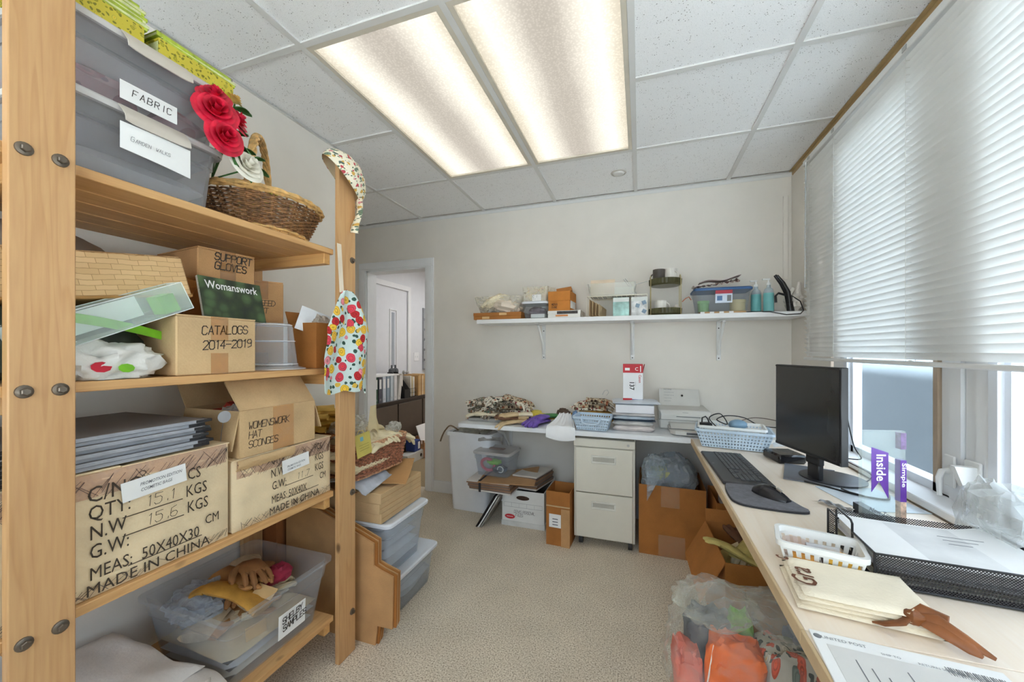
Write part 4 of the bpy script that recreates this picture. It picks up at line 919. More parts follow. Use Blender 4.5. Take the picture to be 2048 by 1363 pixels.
for i, (x, y, z, a) in enumerate(((-1.23, 1.62, .815, .6), (-1.28, 1.56, .825, -1.0), (-1.30, 1.67, .82, 1.9), (-1.27, 1.47, .80, 2.8), (-1.39, 1.60, .83, -.4), (-1.21, 1.55, .80, 3.4), (-1.33, 1.62, .845, -2.0), (-1.24, 1.69, .805, -.2), (-1.36, 1.48, .81, .2))):
    glove('cream glove at the %s of the wicker basket' % names[i], (x, y, z), (rnd.uniform(-.2, .2), rnd.uniform(-.25, .25), a), GC, GC, gg, i)
for i, (x, y, z) in enumerate(((-1.30, 1.46, .69), (-1.33, 1.62, .69), (-1.33, 1.55, .745))):
    o = slab(.24, .26-.04*i, .06, 80+i, .012).build('folded_gloves', GC, None, (x, y, z)); tag(o, ('folded cream gloves low at the near end of the wicker basket', 'folded cream gloves low at the far end of the wicker basket', 'folded cream gloves filling the middle of the wicker basket')[i], 'gloves')
CEL = clear('cellophane', (240, 238, 230), .22, .08, .9, 45)
o = G().blob((0, 0, 0), (.075, .085, .06), 26, 18, .4, 5, 2).build('cellophane_bag', CEL, None, (-1.30, 1.45, .89)); tag(o, 'clear cellophane bag crumpled over the near end of the wicker basket', 'bag')
o = G().sheet(10, 8, lambda u, v: (.02*sin(u*5)+.05*v, -.07+.14*u*(1-.6*v), .13*v+.02*sin(u*7)*(1-v)), .001).build('cream_wrap', mat('tissue_cream', (234, 218, 176), .7, .06, 14, .3, 40, trans=.2), None, (-1.245, 1.575, .845), (0, R(-14), R(6))); tag(o, 'cream paper wrap standing out of the wicker basket', 'paper')
o = G().blob((0, 0, 0), (.03, .055, .028), 18, 12, .4, 5, 11).build('cellophane_bag', CEL, None, (-1.23, 1.705, .845)); tag(o, 'clear cellophane corner poking up at the far rim of the wicker basket', 'bag')
TG = mat('tag_gold', (202, 186, 96), .6, .06)
t = T('hang_tag', 'large yellow hang tag with a blue sticker over the rim of the wicker basket', 'tag', (-1.142, 1.378, .79), 0, None, (R(4), R(-6), 0))
G().box(-.0008, .0008, -.05, .045, 0, .098).build('card', TG, t, ang=0); G().box(.0009, .0013, -.02, .0, .066, .084).build('sticker', mat('sticker_blue', (120, 186, 206), .5), t, ang=0)
for k in range(3): G().box(.0009, .0011, -.03, .03, .026+.011*k, .0275+.011*k).build('print_line', mat('tag_print', (136, 124, 58), .7), t, ang=0)
G().tube([(0, .015, .085), (.004, .0, .11), (0, -.02, .115), (-.01, -.03, .09)], .0016, 5).build('string', mat('string', (220, 196, 120), .8), t)
# yellow gloves in a flat stack
for i in range(7):
    z = .886+.0150*i
    glove('yellow leather glove, %s from the bottom of the pile behind the far upright' % ORD[i] if 0 < i < 6 else ('yellow leather glove at the bottom of the pile behind the far upright', 'yellow leather glove topping the pile behind the far upright')[i == 6], (-1.42+.01*(i % 3), 1.385+.012*((i*7) % 4)-.02, z), (0, .03*((i % 3)-1), R(182+7*((i*5) % 4)-(70 if i % 2 else 60))), GY if i % 3 else GYD, GYD if i % 2 else GY, 'yellow gloves behind the far upright', (1, 0, 3, 4)[i % 4])
t = carton('cardboard_box', 'tall red brown box standing behind the far upright beneath the yellow gloves', .10, .12, .862, (-1.628, 1.37, 0), 0, CARDR, tape=False)
o = G().box(-.17, .16, -.085, .085, 0, .008).build('board', CARDR, None, (-1.46, 1.385, .864)); tag(o, 'brown card sheet under the yellow gloves', 'card')
# flattened cartons on end
ol = [(-1.56, 0), (-1.064, 0), (-1.052, .085), (-.978, .088), (-.974, .306), (-1.036, .322), (-1.072, .335), (-1.072, .43), (-1.56, .60)]
for i in range(5):
    g = G(); y = 1.336+.0115*i; off = .003*((i*3) % 4)
    o = g.prism([(x-1*0+(off if x > -1.3 else 0), -z) for x, z in ol], 0, .0075).build('flattened_box', CARD if i % 2 == 0 else CARDD, None, (0, y+.0075, 0), (-pi/2, 0, 0), ang=0)
    tag(o, ('flattened brown carton at the front of the set on edge by the far upright', 'flattened brown carton second in the set on edge by the far upright', 'flattened brown carton in the middle of the set on edge by the far upright', 'flattened brown carton fourth in the set on edge by the far upright', 'flattened brown carton at the back of the set on edge by the far upright')[i], 'box', 'flattened cartons on edge')

# ---------------------------------------------------------------- next room
BRN = mat('cabinet_brown', (88, 76, 66), .5, .04); BRND = mat('cabinet_dark', (52, 42, 36), .35, .05)
cb = T('low_cabinet', 'low dark brown sliding door cabinet along the wall of the next room', 'cabinet', (-2.81, 3.95, 0))
G().box(-.20, .20, -.80, .80, .20, .662).build('carcass', BRND, cb, ang=0); G().box(-.205, .215, -.81, .81, .662, .69, .003).build('top', BRND, cb)
for y0 in (-.78, -.27, .24): G().box(.20, .212, y0+.012, y0+.50, .235, .64, .002).build('door', BRN, cb)
for y in (-.77, .77):
    for x in (-.17, .17): G().box(x-.02, x+.02, y-.02, y+.02, 0, .20).build('leg', BRND, cb, ang=0)
bc = [(214, 218, 224), (206, 60, 62), (36, 74, 58), (84, 84, 96), (206, 214, 224), (150, 168, 182), (196, 208, 216), (222, 222, 222), (214, 212, 206)]
bl_ = ['pale grey', 'red and white', 'dark green', 'slate grey', 'pale blue', 'steel blue', 'light blue', 'white', 'off white']
for i, c in enumerate(bc):
    y = 3.185+.066*i
    t = T('ring_binder', '%s ring binder in the row on the brown cabinet of the next room' % bl_[i], 'binder', (-2.72, y, .6905), 0, 'binders on the low cabinet', (R(-9) if i == 8 else 0, 0, 0))
    w_ = .05; G().box(-.11, .11, -w_/2, -w_/2+.003, 0, .275).box(-.11, .11, w_/2-.003, w_/2, 0, .275).box(.107, .11, -w_/2+.003, w_/2-.003, 0, .275).build('cover', mat('binder_%d' % i, c, .45, .03), t, ang=0)
    G().box(-.105, .10, -w_/2+.006, w_/2-.006, .006, .262).build('paper', PAPER, t, ang=0)
    if i in (1, 2, 3, 4, 5): G().box(.1102, .1108, -.016, .016, .15, .25).build('spine_label', PAPER, t, ang=0)
    G().tube([(.1102, .009*cos(2*pi*k/12), .035+.009*sin(2*pi*k/12)) for k in range(12)], .0016, 5, True).build('finger_ring', CHROME, t)
t = T('magazine_holder', 'black slanted magazine holder with catalogs beside the binders', 'file holder', (-2.72, 3.86, .6905))
g = G()
for y in (-.05, .05): g.loft([[(x, y+dy, z) for x, z in ((-.12, 0), (.12, 0), (.12, .10), (-.05, .30), (-.12, .30))] for dy in (-.002, .002)])
g.box(-.12, .12, -.05, .05, 0, .004).box(.117, .12, -.05, .05, .004, .10).box(-.12, -.117, -.05, .05, .004, .30); g.build('shell', BLACK, t, ang=0)
for k, c in enumerate(((222, 216, 204), (204, 198, 190), (230, 230, 228))): G().box(-.10, .07-.02*k, -.04+.028*k, -.018+.028*k, .006, .285-.01*k).build('magazine', mat('mag_%d' % k, c, .5, .1), t, ang=0)
t = T('wire_file_box', 'black wire file box of cream folders beside the magazine holder', 'file holder', (-2.72, 4.0, .6905))
g = G()
for z in (.004, .05, .10): g.tube([(.11, -.06, z), (.11, .06, z), (-.11, .06, z), (-.11, -.06, z)], .0022, 5, True)
for y in (-.06, -.03, 0, .03, .06): g.tube([(.11, y, .0), (.11, y, .1)], .0018, 5)
g.build('wire', BLACK, t)
for k in range(3): G().box(-.10, .10, -.045+.032*k, -.025+.032*k, .006, .25-.006*k).build('folder', mat('folder_%d' % k, ((232, 226, 214), (214, 198, 160), (236, 236, 232))[k], .6, .06), t, ang=0)
for i in range(8):
    o = G().box(-.115, .115, -.013, .013, 0, .245+.006*((i*5) % 3)).build('file_folder', mat('fold_%d' % (i % 4), ((198, 158, 104), (206, 176, 130), (176, 138, 92), (222, 202, 166))[i % 4], .7, .08), None, (-2.72, 4.115+.03*i, .6905)); tag(o, 'manila folder, %s in the row at the far end of the brown cabinet' % ORD[i], 'folder', 'manila folders on the low cabinet')
for i, y in enumerate((3.92, 3.99)):
    t = T('glass_bottle', ('small dark glass bottle standing on the wire file box', 'small dark glass bottle beside the other above the folders')[i], 'bottle', (-2.86, y, .6905)); G().lathe([(0, 0), (.035, 0), (.035, .25), (.04, .30), (.035, .33), (.012, .345), (.011, .38), (0, .38)], 16).build('body', mat('bottle_grey', (96, 100, 104), .2, .05), t)
o = G().box(-.11, .11, -.30, .28, 0, .012).box(-.105, .1, -.28, .2, .012, .02).build('paper_sheaf', PAPER, None, (-2.73, 3.45, .9665)); tag(o, 'loose papers lying across the tops of the ring binders', 'papers')
WPT = mat('pocket_white', (220, 222, 224), .5, .02)
rk = T('pocket_rack', 'tall white wall rack of paper pockets beside the far door', 'rack', (NL+.002, 5.02, 1.42))
G().box(0, .02, -.16, .16, -.45, .45).build('back', mat('rack_grey', (150, 152, 156), .5, .03), rk, ang=0)
for k in range(6): g = G().loft([[(.02, y, z) for y, z in ((-.15, 0), (.15, 0), (.15, .11), (-.15, .11))], [(.075, y, z) for y, z in ((-.15, .02), (.15, .02), (.15, .13), (-.15, .13))]]); g.build('pocket', WPT, rk, (0, 0, -.44+.148*k), ang=0)
t = T('light_switch', 'double light switch plate by the far door in the next room', 'switch', (NL+.001, 4.70, 1.16)); G().box(0, .006, -.06, .06, -.06, .06, .002).build('plate', TRIM, t)
for y in (-.024, .024): G().box(.006, .012, y-.006, y+.006, -.013, .013).build('toggle', TRIM, t, ang=0)
t = T('wicker_basket', 'slatted wooden basket on the floor in front of the brown cabinet', 'basket', (-2.47, 4.06, 0)); 
g = G().box(-.13, .13, -.18, .18, .0, .01); g.build('base', WR, t, ang=0)
SL = mat('slat_wood', (196, 148, 106), .6, .15, 30)
for k in range(9):
    y = -.17+.0425*k; G().box(.128, .136, y-.014, y+.014, 0, .20).build('slat', SL, t, ang=0); G().box(-.136, -.128, y-.014, y+.014, 0, .20).build('slat', SL, t, ang=0)
for k in range(7):
    x = -.115+.038*k; G().box(x-.013, x+.013, -.188, -.18, 0, .20).build('slat', SL, t, ang=0)
o = G().box(-.004, .004, -.12, .12, 0, .22).build('paper_sheet', PAPER, None, (-2.46, 4.06, .14), (0, R(-20), 0)); tag(o, 'white sheet leaning in the slatted wooden basket', 'paper')
t = carton('blue_carton', 'small blue and white carton between the two baskets on the floor', .12, .12, .12, (-2.47, 3.78, .103), 0, mat('box_blue', (44, 66, 130), .5), tape=False); G().box(.0602, .0608, .01, .05, .02, .10).build('panel', PAPER, t, ang=0)
t = carton('grey_carton', 'long grey white carton on the floor of the next room under the blue one', .12, .34, .10, (-2.45, 3.72, 0), 0, mat('box_pale', (206, 206, 200), .6, .04), tape=False); G().lathe([(0, 0), (.02, 0), (.02, .001), (0, .001)], 16).build('seal', BLACK, t, (.0605, .10, .05), (0, pi/2, 0))

# ---------------------------------------------------------------- wall shelf and what stands on it
ws = T('wall_shelf', 'long white wall shelf on metal brackets along the back wall', 'shelf', (-.13, YB, 1.455))
G().box(-1.07, 1.075, -.282, -.002, 0, .032, .002).build('board', WHITE, ws)
for x in (-.733, -.053, .522):
    b = G().box(-.014, .014, -.008, -.0005, -.275, -.001, .002).box(-.014, .014, -.245, -.008, -.009, -.001, .002).build('bracket', METALW, ws, (x+.13, 0, 0))
    G().tube([(0, -.008, -.235), (0, -.05, -.14), (0, -.19, -.012)], .0095, 8).build('brace', METALW, b)
    for z in (-.26, -.05): G().lathe([(0, 0), (.0045, 0), (.003, .002), (0, .002)], 8).build('screw', DARK, b, (0, -.008, z), (pi/2, 0, 0))
zs = 1.4875
def flat(lab, x, y, z, w_, d, h, m, rz=0, name='mailing_carton'):
    t = T(name, lab, 'box', (x, y, z), rz); G().box(-w_/2, w_/2, -d/2, d/2, 0, h*.48, .001).box(-w_/2-.002, w_/2+.002, -d/2-.002, d/2+.002, h*.52, h, .001).box(-w_/2+.003, w_/2-.003, -d/2+.003, d/2-.003, h*.48, h*.52).build('body', m, t, ang=0); return t
t = flat('flat brown carton with paper tabs at the left end of the wall shelf', -1.035, 2.845, zs, .385, .26, .052, CARDD)
for x, z in ((-.12, .004), (.02, .03)): G().box(x, x+.06, -.1335, -.1322, z, z+.018).build('tab', mat('tab_tan', (222, 184, 130), .7), t, ang=0)
t = T('clear_pouch', 'clear plastic pouch on the flat brown carton holding straw and cream hats', 'bag', (-1.04, 2.84, zs+.0525)); G().loft([rrect(.30, .2, .03, 0), rrect(.36, .22, .03, .07), rrect(.385, .235, .03, .125)], True, False).build('shell', clear('pouch', (232, 230, 222), .20, .1, .3, 20), t)
HST = mat('hat_straw', (232, 218, 190), .8, .12, 60); HCR = mat('hat_cream', (226, 212, 194), .85, .07, 14)
for i, (p, r, m, lab) in enumerate((((-1.08, 2.80, 1.625), (.115, .10, .05), HST, 'striped straw hat lying on top in the clear pouch'), ((-.99, 2.79, 1.595), (.125, .09, .055), HCR, 'cream cloth hat at the right of the clear pouch'), ((-1.03, 2.86, 1.58), (.13, .07, .035), mat('cloth_grey', (128, 128, 138), .8, .15), 'grey cloth at the bottom of the clear pouch'))):
    o = G().blob((0, 0, 0), r, 24, 16, .22, 3.5, 20+i).build('soft_hat' if i < 2 else 'cloth_scrap', m, None, p, (0, R((-24, 12, 0)[i]), 0)); tag(o, lab, 'hat' if i < 2 else 'cloth')
t = tote('storage_box', 'small clear box with a white lid on the wall shelf beside the brown carton', .20, .21, .118, (-.745, 2.825, zs), 0, .86, WLID, BIN, rim=.006)
o = G().box(-.055, .05, -.03, .03, 0, .028).build('white_parts', mat('part_white', (232, 230, 222), .5), None, (-.72, 2.78, zs+.006)); tag(o, 'white strip of parts inside the small lidded box', 'parts')
o = G().blob((0, 0, 0), (.07, .07, .036), 18, 12, .3, 4, 31).build('cloth_scrap', mat('cloth_mauve', (128, 108, 116), .8, .2), None, (-.75, 2.85, zs+.06)); tag(o, 'mauve cloth inside the small lidded box', 'cloth')
t = T('clear_pouch', 'clear pouch of paper samples standing on the small lidded box', 'bag', (-.75, 2.83, zs+.129)); G().loft([rrect(.185, .12, .012, 0), rrect(.20, .11, .012, .115)], True, False).build('shell', clear('pouch_b', (236, 234, 226), .22, .1, .3, 20), t)
o = G().box(-.075, .08, -.004, .004, 0, .10).build('sample_sheet', floral('sample_print', (232, 222, 202), [(222, 190, 170), (206, 180, 160)], (200, 196, 150), 40, .7, .4, 1), None, (-.75, 2.80, zs+.134)); tag(o, 'cream flowered paper sample in the standing pouch', 'paper')
o = G().box(-.035, .035, -.002, .002, 0, .048).build('shipping_label', PAPER, None, (-.735, 2.768, zs+.134)); tag(o, 'white shipping label with black marks in front of the paper samples', 'label')
hwrite(['C I', '-:'], (-.03, -.0025, .026), FY, .016, .002, INK, o, lead=1.2)
t = flat('white and orange carton lying flat on the wall shelf under the orange one', -.52, 2.83, zs, .235, .22, .05, mat('box_white', (232, 230, 224), .6, .03))
G().box(-.05, .10, -.1132, -.1122, .026, .046).build('print', mat('print_dark', (58, 54, 52), .6, .4, 60), t, ang=0); G().box(-.06, .03, -.1132, -.1122, .008, .02).build('stripe', mat('print_orange', (226, 150, 90), .6), t, ang=0)
t = flat('orange brown carton taped up on the wall shelf', -.553, 2.835, zs+.051, .16, .2, .142, card('orange_carton', (204, 132, 62)), R(-3)); hwrite(['MOVA', 'SINE'], (-.055, -.1025, .04), FY, .014, .0022, PEN, t); G().box(.0802, .0815, -.08, .08, .02, .13).build('label', PAPER, t, ang=0)
o = G().box(-.05, .06, -.06, .06, 0, .03).build('loose_carton', CARDD, None, (-.54, 2.84, zs+.194), (0, R(-8), R(6))); tag(o, 'small brown carton resting askew on the orange carton', 'box')
o = G().sheet(10, 6, lambda u, v: (.06*(u-.5)+.01*v, .01*sin(u*4), .12*v*(1-.1*u)), .0008).build('film_sheet', clear('film_stand', (232, 226, 214), .3, .1, .5, 40), None, (-.64, 2.80, zs+.12)); tag(o, 'stiff clear film sheet standing between box and orange carton', 'film')
# wire stand, tray
WIRE = mat('cream_wire', (232, 226, 210), .4, .02)
t = T('wire_stand', 'cream wire stand on the wall shelf bridging the picture boxes', 'stand', (-.155, 2.83, zs))
g = G(); a, d, h = .202, .105, .142
g.tube([(-a, -d, 0), (-a, -d, h), (a, -d, h), (a, -d, 0)], .004, 7).tube([(-a, d, 0), (-a, d, h), (a, d, h), (a, d, 0)], .004, 7)
g.build('frame', WIRE, t)
g = G()
for k in range(13): x = -a+2*a*k/12; g.tube([(x, -d, h), (x, d, h)], .0017, 5)
g.build('rail', WIRE, t)
for k in range(4): G().box(-.10, .10, -.0012, .0012, 0, .115-.012*k).build('card', mat('card_tan', (214, 186, 146), .7), t, (-.17+.022*k, 0, 0), (0, R(6), R(80)), ang=0)
PB1 = mat('print_teal', (166, 206, 198), .5, .25, 14); PB2 = mat('print_blossom', (214, 220, 218), .5, .25, 22)
for x, m, lab in ((-.125, PB1, 'pale teal picture box under the wire stand'), (-.003, PB2, 'white picture box with blue squares under the wire stand')):
    t = T('picture_box', lab, 'box', (x, 2.80, zs)); G().box(-.054, .054, -.05, .05, 0, .130, .001).build('body', m, t, ang=0); G().box(-.054, .054, -.0508, -.0502, .10, .128).build('band', mat('band_white', (232, 236, 232), .5), t, ang=0)
    if x > -.1:
        for (u, v_, r_) in ((-.012, .07, .3), (.03, .03, .5), (.03, .09, -.4)): G().box(-.013, .013, -.0513, -.0509, -.013, .013).build('square', mat('print_slate', (130, 154, 176), .5), t, (u, 0, v_), (0, r_, 0), ang=0)
t = T('wire_tray', 'clear shallow tray of cards on top of the wire stand', 'tray', (-.19, 2.83, zs+.147)); G().loft([rrect(.30, .19, .012, 0), rrect(.33, .215, .012, .085), rrect(.322, .207, .012, .085), rrect(.295, .185, .012, .003)], True, True).build('shell', clear('tray_clear', (234, 234, 230), .26, .15), t)
o = G().box(-.085, .085, -.006, .006, 0, .12).build('card_pack', mat('card_peach', (232, 212, 188), .7, .04), None, (-.255, 2.80, zs+.151), (R(-8), 0, 0)); tag(o, 'peach card standing in the clear tray', 'card')
o = G().box(-.07, .065, -.02, .02, 0, .055).build('card_pack', PAPER, None, (-.10, 2.79, zs+.151)); tag(o, 'white block of cards in the clear tray', 'card')
t = T('display_easel', 'thin clear easel stand poking over the right end of the clear tray', 'easel', (-.05, 2.84, zs+.151)); g = G()
g.tube([(-.06, 0, .12), (-.02, -.02, .06), (.02, -.03, .005)], .003, 6).tube([(-.05, .0, .125), (.0, -.01, .06), (.03, -.02, .005)], .003, 6).tube([(.02, -.02, .075), (.10, .02, .10)], .003, 6); g.build('arm', clear('easel', (232, 232, 230), .5, .1), t)
# two tier tray with mugs
SMK = clear('smoke_ribbed', (128, 124, 88), .34, .12); GOLD = mat('brass_wire', (206, 190, 140), .3, .04, metal=.6)
t = T('tiered_tray', 'two tier smoked glass round tray with brass uprights on the wall shelf', 'tray', (.165, 2.825, zs))
for z in (.004, .205):
    g = G(); n = 72
    def rr(r, z_, rib=0.0): return [((r+rib*(k % 2))*cos(2*pi*k/n), (r+rib*(k % 2))*sin(2*pi*k/n), z_) for k in range(n)]
    g.loft([rr(.092, z), rr(.103, z+.008, .002), rr(.105, z+.044, .002), rr(.101, z+.044), rr(.098, z+.010), rr(.09, z+.006)]); g.build('dish', SMK, t, ang=20)
for s in (-1, 1):
    g = G(); e = .108*cos(.5); q_ = .108*sin(.5)
    g.tube([(s*e, q_, 0), (s*e, q_, .25)]+[(s*e, q_*(1-2*q/8), .25+.03*sin(pi*q/8)) for q in range(1, 8)]+[(s*e, -q_, .25), (s*e, -q_, 0)], .0028, 6)
    g.build('wire', GOLD, t)
def mug(p, m, lab, rz, r=.041, h=.104):
    t = T('mug', lab, 'mug', p, rz); G().lathe([(0, 0), (r*.9, 0), (r, .005), (r, h), (r-.003, h), (r-.004, .006), (0, .006)], 24, 0, 0).build('body', m, t)
    G().tube([(r-.002+.026*sin(pi*q/8), 0, h*.5+.028*cos(pi*q/8)) for q in range(9)], .0045, 7).build('handle', m, t); return t
mug((.125, 2.81, zs+.213), mat('mug_brown', (86, 80, 74), .3, .1), 'dark brown mug on the upper dish of the tiered tray', 2.6); t = mug((.20, 2.81, zs+.213), mat('mug_white', (228, 224, 216), .3, .02), 'white mug with a rainbow handle mark on the upper dish', -.9)
mug((.135, 2.80, zs+.012), MATS['mug_white'], 'white mug on the lower dish of the tiered tray', -.5, .040, .09)
o = G().blob((0, 0, 0), (.02, .02, .03), 14, 10, .2, 4, 2).build('figurine', mat('porcelain', (226, 216, 206), .4, .1), None, (.235, 2.80, zs+.042)); tag(o, 'small pale figurine at the right of the lower dish', 'figurine')
# blue lidded box etc
BLU = mat('lid_blue', (48, 92, 144), .45, .05)
o = G().box(-.13, .13, -.10, .10, 0, .0106).build('kraft_board', card('kraft_b', (196, 160, 118)), None, (.50, 2.82, zs)); tag(o, 'kraft board under the blue lidded box on the wall shelf', 'board')
for k in range(4): G().box(-.13+.055*k, -.105+.055*k, -.1008, -.1002, 0, .0106).build('tab', PAPER, o, ang=0)
t = tote('storage_box', 'clear storage box with a blue lid on the wall shelf', .335, .22, .145, (.503, 2.835, zs+.011), 0, .88, BLU, BIN, rim=.006)
lb = G().box(-.045, .052, -.0008, .0008, -.04, .04).build('label', mat('label_blue_white', (214, 224, 238), .5, .03), t, (.0, -.1075, .095), (R(6), 0, 0), ang=0); G().box(-.045, .052, -.0014, -.0009, .018, .04).build('band', mat('label_red', (178, 44, 62), .5), lb, ang=0); G().box(-.035, -.005, -.0014, -.0009, -.025, .005).build('square', mat('label_sq', (84, 120, 168), .5), lb, ang=0); G().box(.022, .045, -.0014, -.0009, -.03, .008).build('code', GREYINK, lb, ang=0)
for i, (x, m, lab, s) in enumerate(((.40, mat('jar_green', (150, 196, 130), .4, .05), 'green jar inside the blue lidded box', .034), (.60, mat('jar_cream', (226, 206, 150), .4, .05), 'cream tub inside the blue lidded box', .045))):
    t = T('jar', lab, 'jar', (x, 2.81, zs+.017)); G().lathe([(0, 0), (s, 0), (s, .055), (s+.003, .056), (s+.003, .072), (0, .072)], 20).build('body', m, t)
o = G()
o.sheet(26, 6, lambda u, v: (-.14+.27*u, -.05+.1*v, .008+.014*abs(((u*9) % 1)*2-1)+.032*u*v+.02*u), .004); o = o.build('paper_bag', floral('bag_print', (206, 190, 182), [(120, 76, 72), (214, 196, 190)], (96, 60, 58), 34, .6, .35, 1), None, (.475, 2.81, zs+.168)); tag(o, 'pleated brown patterned paper bag lying on the blue lid', 'bag')
o = G().sheet(14, 5, lambda u, v: (-.11+.24*u, -.04+.09*v, .04+.03*u+.008*sin(u*8)), .004).build('paper_bag', mat('bag_grey', (176, 158, 154), .6, .1, 20), None, (.485, 2.82, zs+.172)); tag(o, 'greyish paper bag folded over the pleated one', 'bag')
t = T('glasses_case', 'orange and black spectacle strap hanging at the left of the blue lidded box', 'strap', (.31, 2.80, zs+.10)); G().tube([(-.04, 0, -.01), (-.02, -.01, .01), (.0, -.01, .02), (.015, 0, .0)], .003, 6).build('band', mat('strap_orange', (206, 120, 80), .6), t)
for i, x in enumerate((.715, .772)):
    t = T('pump_bottle', ('clear pump bottle with a teal label beside the blue lidded box', 'clear pump bottle with a teal label in front of the hair iron')[i], 'bottle', (x, 2.80+.05*(1-i), zs))
    G().lathe([(0, 0), (.026, 0), (.028, .004), (.028, .13), (.022, .15), (.011, .16), (.011, .175), (0, .175)], 20).build('body', clear('bottle_clear', (220, 230, 236), .35, .1), t); G().lathe([(.0285, .01), (.0287, .012), (.0287, .122), (.0285, .124)], 20, 0, 0).build('label', mat('label_teal', (120, 190, 190), .5, .05), t)
    G().lathe([(0, .175), (.013, .175), (.013, .19), (.004, .192), (.004, .21), (0, .21)], 14).build('collar', PAPER, t); G().box(-.035, .008, -.006, .006, .208, .218, .002).build('nozzle', PAPER, t)
t = T('hair_iron', 'black hair iron standing on end with its cord looping off the shelf', 'iron', (.865, 2.78, zs))
G().tube([(.02, 0, .0), (.012, 0, .06), (.0, 0, .12), (-.03, 0, .18), (-.065, 0, .232)], [.02, .019, .017, .013, .009], 12).build('barrel', BLACK, t); G().tube([(.008, -.02, .05), (.0, -.02, .12), (-.026, -.018, .18), (-.058, -.015, .228)], [.012, .012, .010, .007], 10).build('clamp', BLACK, t)
G().tube([(.0, -.01, .10), (-.05, -.012, .118), (-.065, -.012, .10), (-.062, -.01, .06)], .007, 8).build('lever', BLACK, t)
G().tube([(.02, -.01, .10), (.055, -.04, .06), (.055, -.09, .0), (.03, -.118, -.022), (-.04, -.118, -.025), (-.12, -.10, -.004), (-.19, -.03, .006), (-.24, .02, .006)], .0032, 6).build('cord', BLACK, t)
WC = mat('cloth_white', (228, 222, 214), .85, .05, 14, .3, 80)
t = T('white_cloth', 'crumpled white cloth gloves heaped at the right end of the wall shelf', 'cloth', (.915, 2.83, zs)); G().blob((0, 0, .06), (.045, .075, .065), 24, 16, .35, 3, 40, 1, 0).build('heap', WC, t); G().tube([(-.02, -.03, .05), (-.04, -.03, .10), (-.01, -.02, .15)], [.022, .018, .012], 8).build('finger', WC, t); G().tube([(.02, -.03, .07), (.012, -.03, .13), (.02, -.03, .185)], [.02, .015, .009], 8).build('finger', WC, t)
# ---------------------------------------------------------------- desks
zd = .742
DW = mat('desk_white', (234, 236, 238), .4, .012)
dk = T('white_desk', 'white laminate worktop along the back wall carried on a wall bracket', 'desk', (-.15, 2.70, 0))
G().box(-1.06, 1.10, -.29, .288, .710, zd-.0008, .003).build('worktop', DW, dk)
b = G().box(-.012, .012, .265, .2875, .42, .709).box(-.012, .012, -.16, .265, .700, .709).build('bracket', METALW, dk, (-.86, 0, 0), ang=0); G().tube([(0, .262, .44), (0, .1, .60), (0, -.14, .699)], .010, 8).build('brace', METALW, b)
BIRCH = wood('birch_top', (244, 229, 210), (230, 209, 184), 1, .35, 5, False); EDGE = mat('edge_band', (214, 188, 148), .4, .05, 20)
rd = T('birch_desk', 'pale birch worktop along the window wall, meeting the white worktop', 'desk', (.57, 1.2, 0))
for y0, y1 in ((.829, 2.408), (-.6, .827)):
    G().box(-.285, .290, y0-1.2, y1-1.2, .712, zd-.0008, .001).build('worktop', BIRCH, rd, ang=0); G().box(-.292, -.2855, y0-1.2, y1-1.2, .711, zd-.0006, .001).build('edge_band', EDGE, rd, ang=0)
PG = mat('pedestal_grey', (206, 200, 188), .5, .02)
G().box(-.262, .27, -1.75, -.385, .0, .711).build('pedestal', PG, rd, ang=0); G().box(-.2655, -.262, -1.4, -.388, .02, .69, .001).build('pedestal_door', PG, rd, ang=0)
G().box(-.2675, -.2658, -.45, -.447, .03, .66).build('pedestal_seam', mat('seam_white', (236, 232, 224), .5), rd, ang=0)
# ---------------------------------------------------------------- on the white desk
o = G().box(-.14, .14, -.09, .09, 0, .022, .003).build('grey_binder', mat('binder_grey', (152, 150, 146), .5, .03), None, (-1.04, 2.60, zd), (0, 0, R(3))); tag(o, 'flat grey binder under the left pile of gloves on the white desk', 'binder')
pats = [floral('glove_print_a', (224, 214, 196), [(60, 54, 46), (200, 120, 90), (120, 90, 60), (232, 226, 214)], (56, 70, 60), 40, .8, .42, 2), floral('glove_print_b', (196, 176, 146), [(70, 50, 40), (226, 216, 200), (170, 100, 70)], (80, 60, 50), 48, .8, .42, 2), floral('glove_print_c', (126, 116, 102), [(206, 196, 176), (150, 110, 80), (90, 120, 100)], (220, 210, 190), 44, .8, .36, 2), floral('glove_print_d', (232, 224, 206), [(150, 70, 70), (110, 90, 70), (210, 170, 150)], (90, 80, 66), 40, .8, .40, 2)]
TAN = mat('glove_tan', (208, 182, 142), .75, .08, 18, .2, 120); BRW = mat('glove_brown', (110, 76, 54), .7, .12, 18, .2, 120); CRM = mat('glove_ivory', (232, 220, 192), .75, .07, 18, .2, 120); GLD = mat('glove_mustard', (196, 150, 74), .75, .12, 18)
rnd = random.Random(21); gp = 'printed gloves in the left pile on the white desk'
where = ('at the left of the base', 'at the right of the base', 'in the middle of the base', 'at the left of the second layer', 'at the right of the second layer', 'at the back of the second layer', 'at the left of the third layer', 'at the right of the third layer', 'at the front of the third layer', 'left of the top', 'right of the top', 'on the very top')
for i in range(12):
    ly = i//3; x = -1.0+(-.10, .085, -.01)[i % 3]+.01*ly; y = 2.66+.03*((i*5) % 3-1)
    m = pats[(i*3+ly) % 4]
    glove('printed garden glove %s of the left desk pile' % where[i], (x, y, zd+.044+.030*ly+.008*(i % 3)), (rnd.uniform(-.3, .3), rnd.uniform(-.35, .35), R((80, -95, 160)[i % 3]+rnd.uniform(-30, 30))), m, pats[2] if i % 2 else m, gp, i)
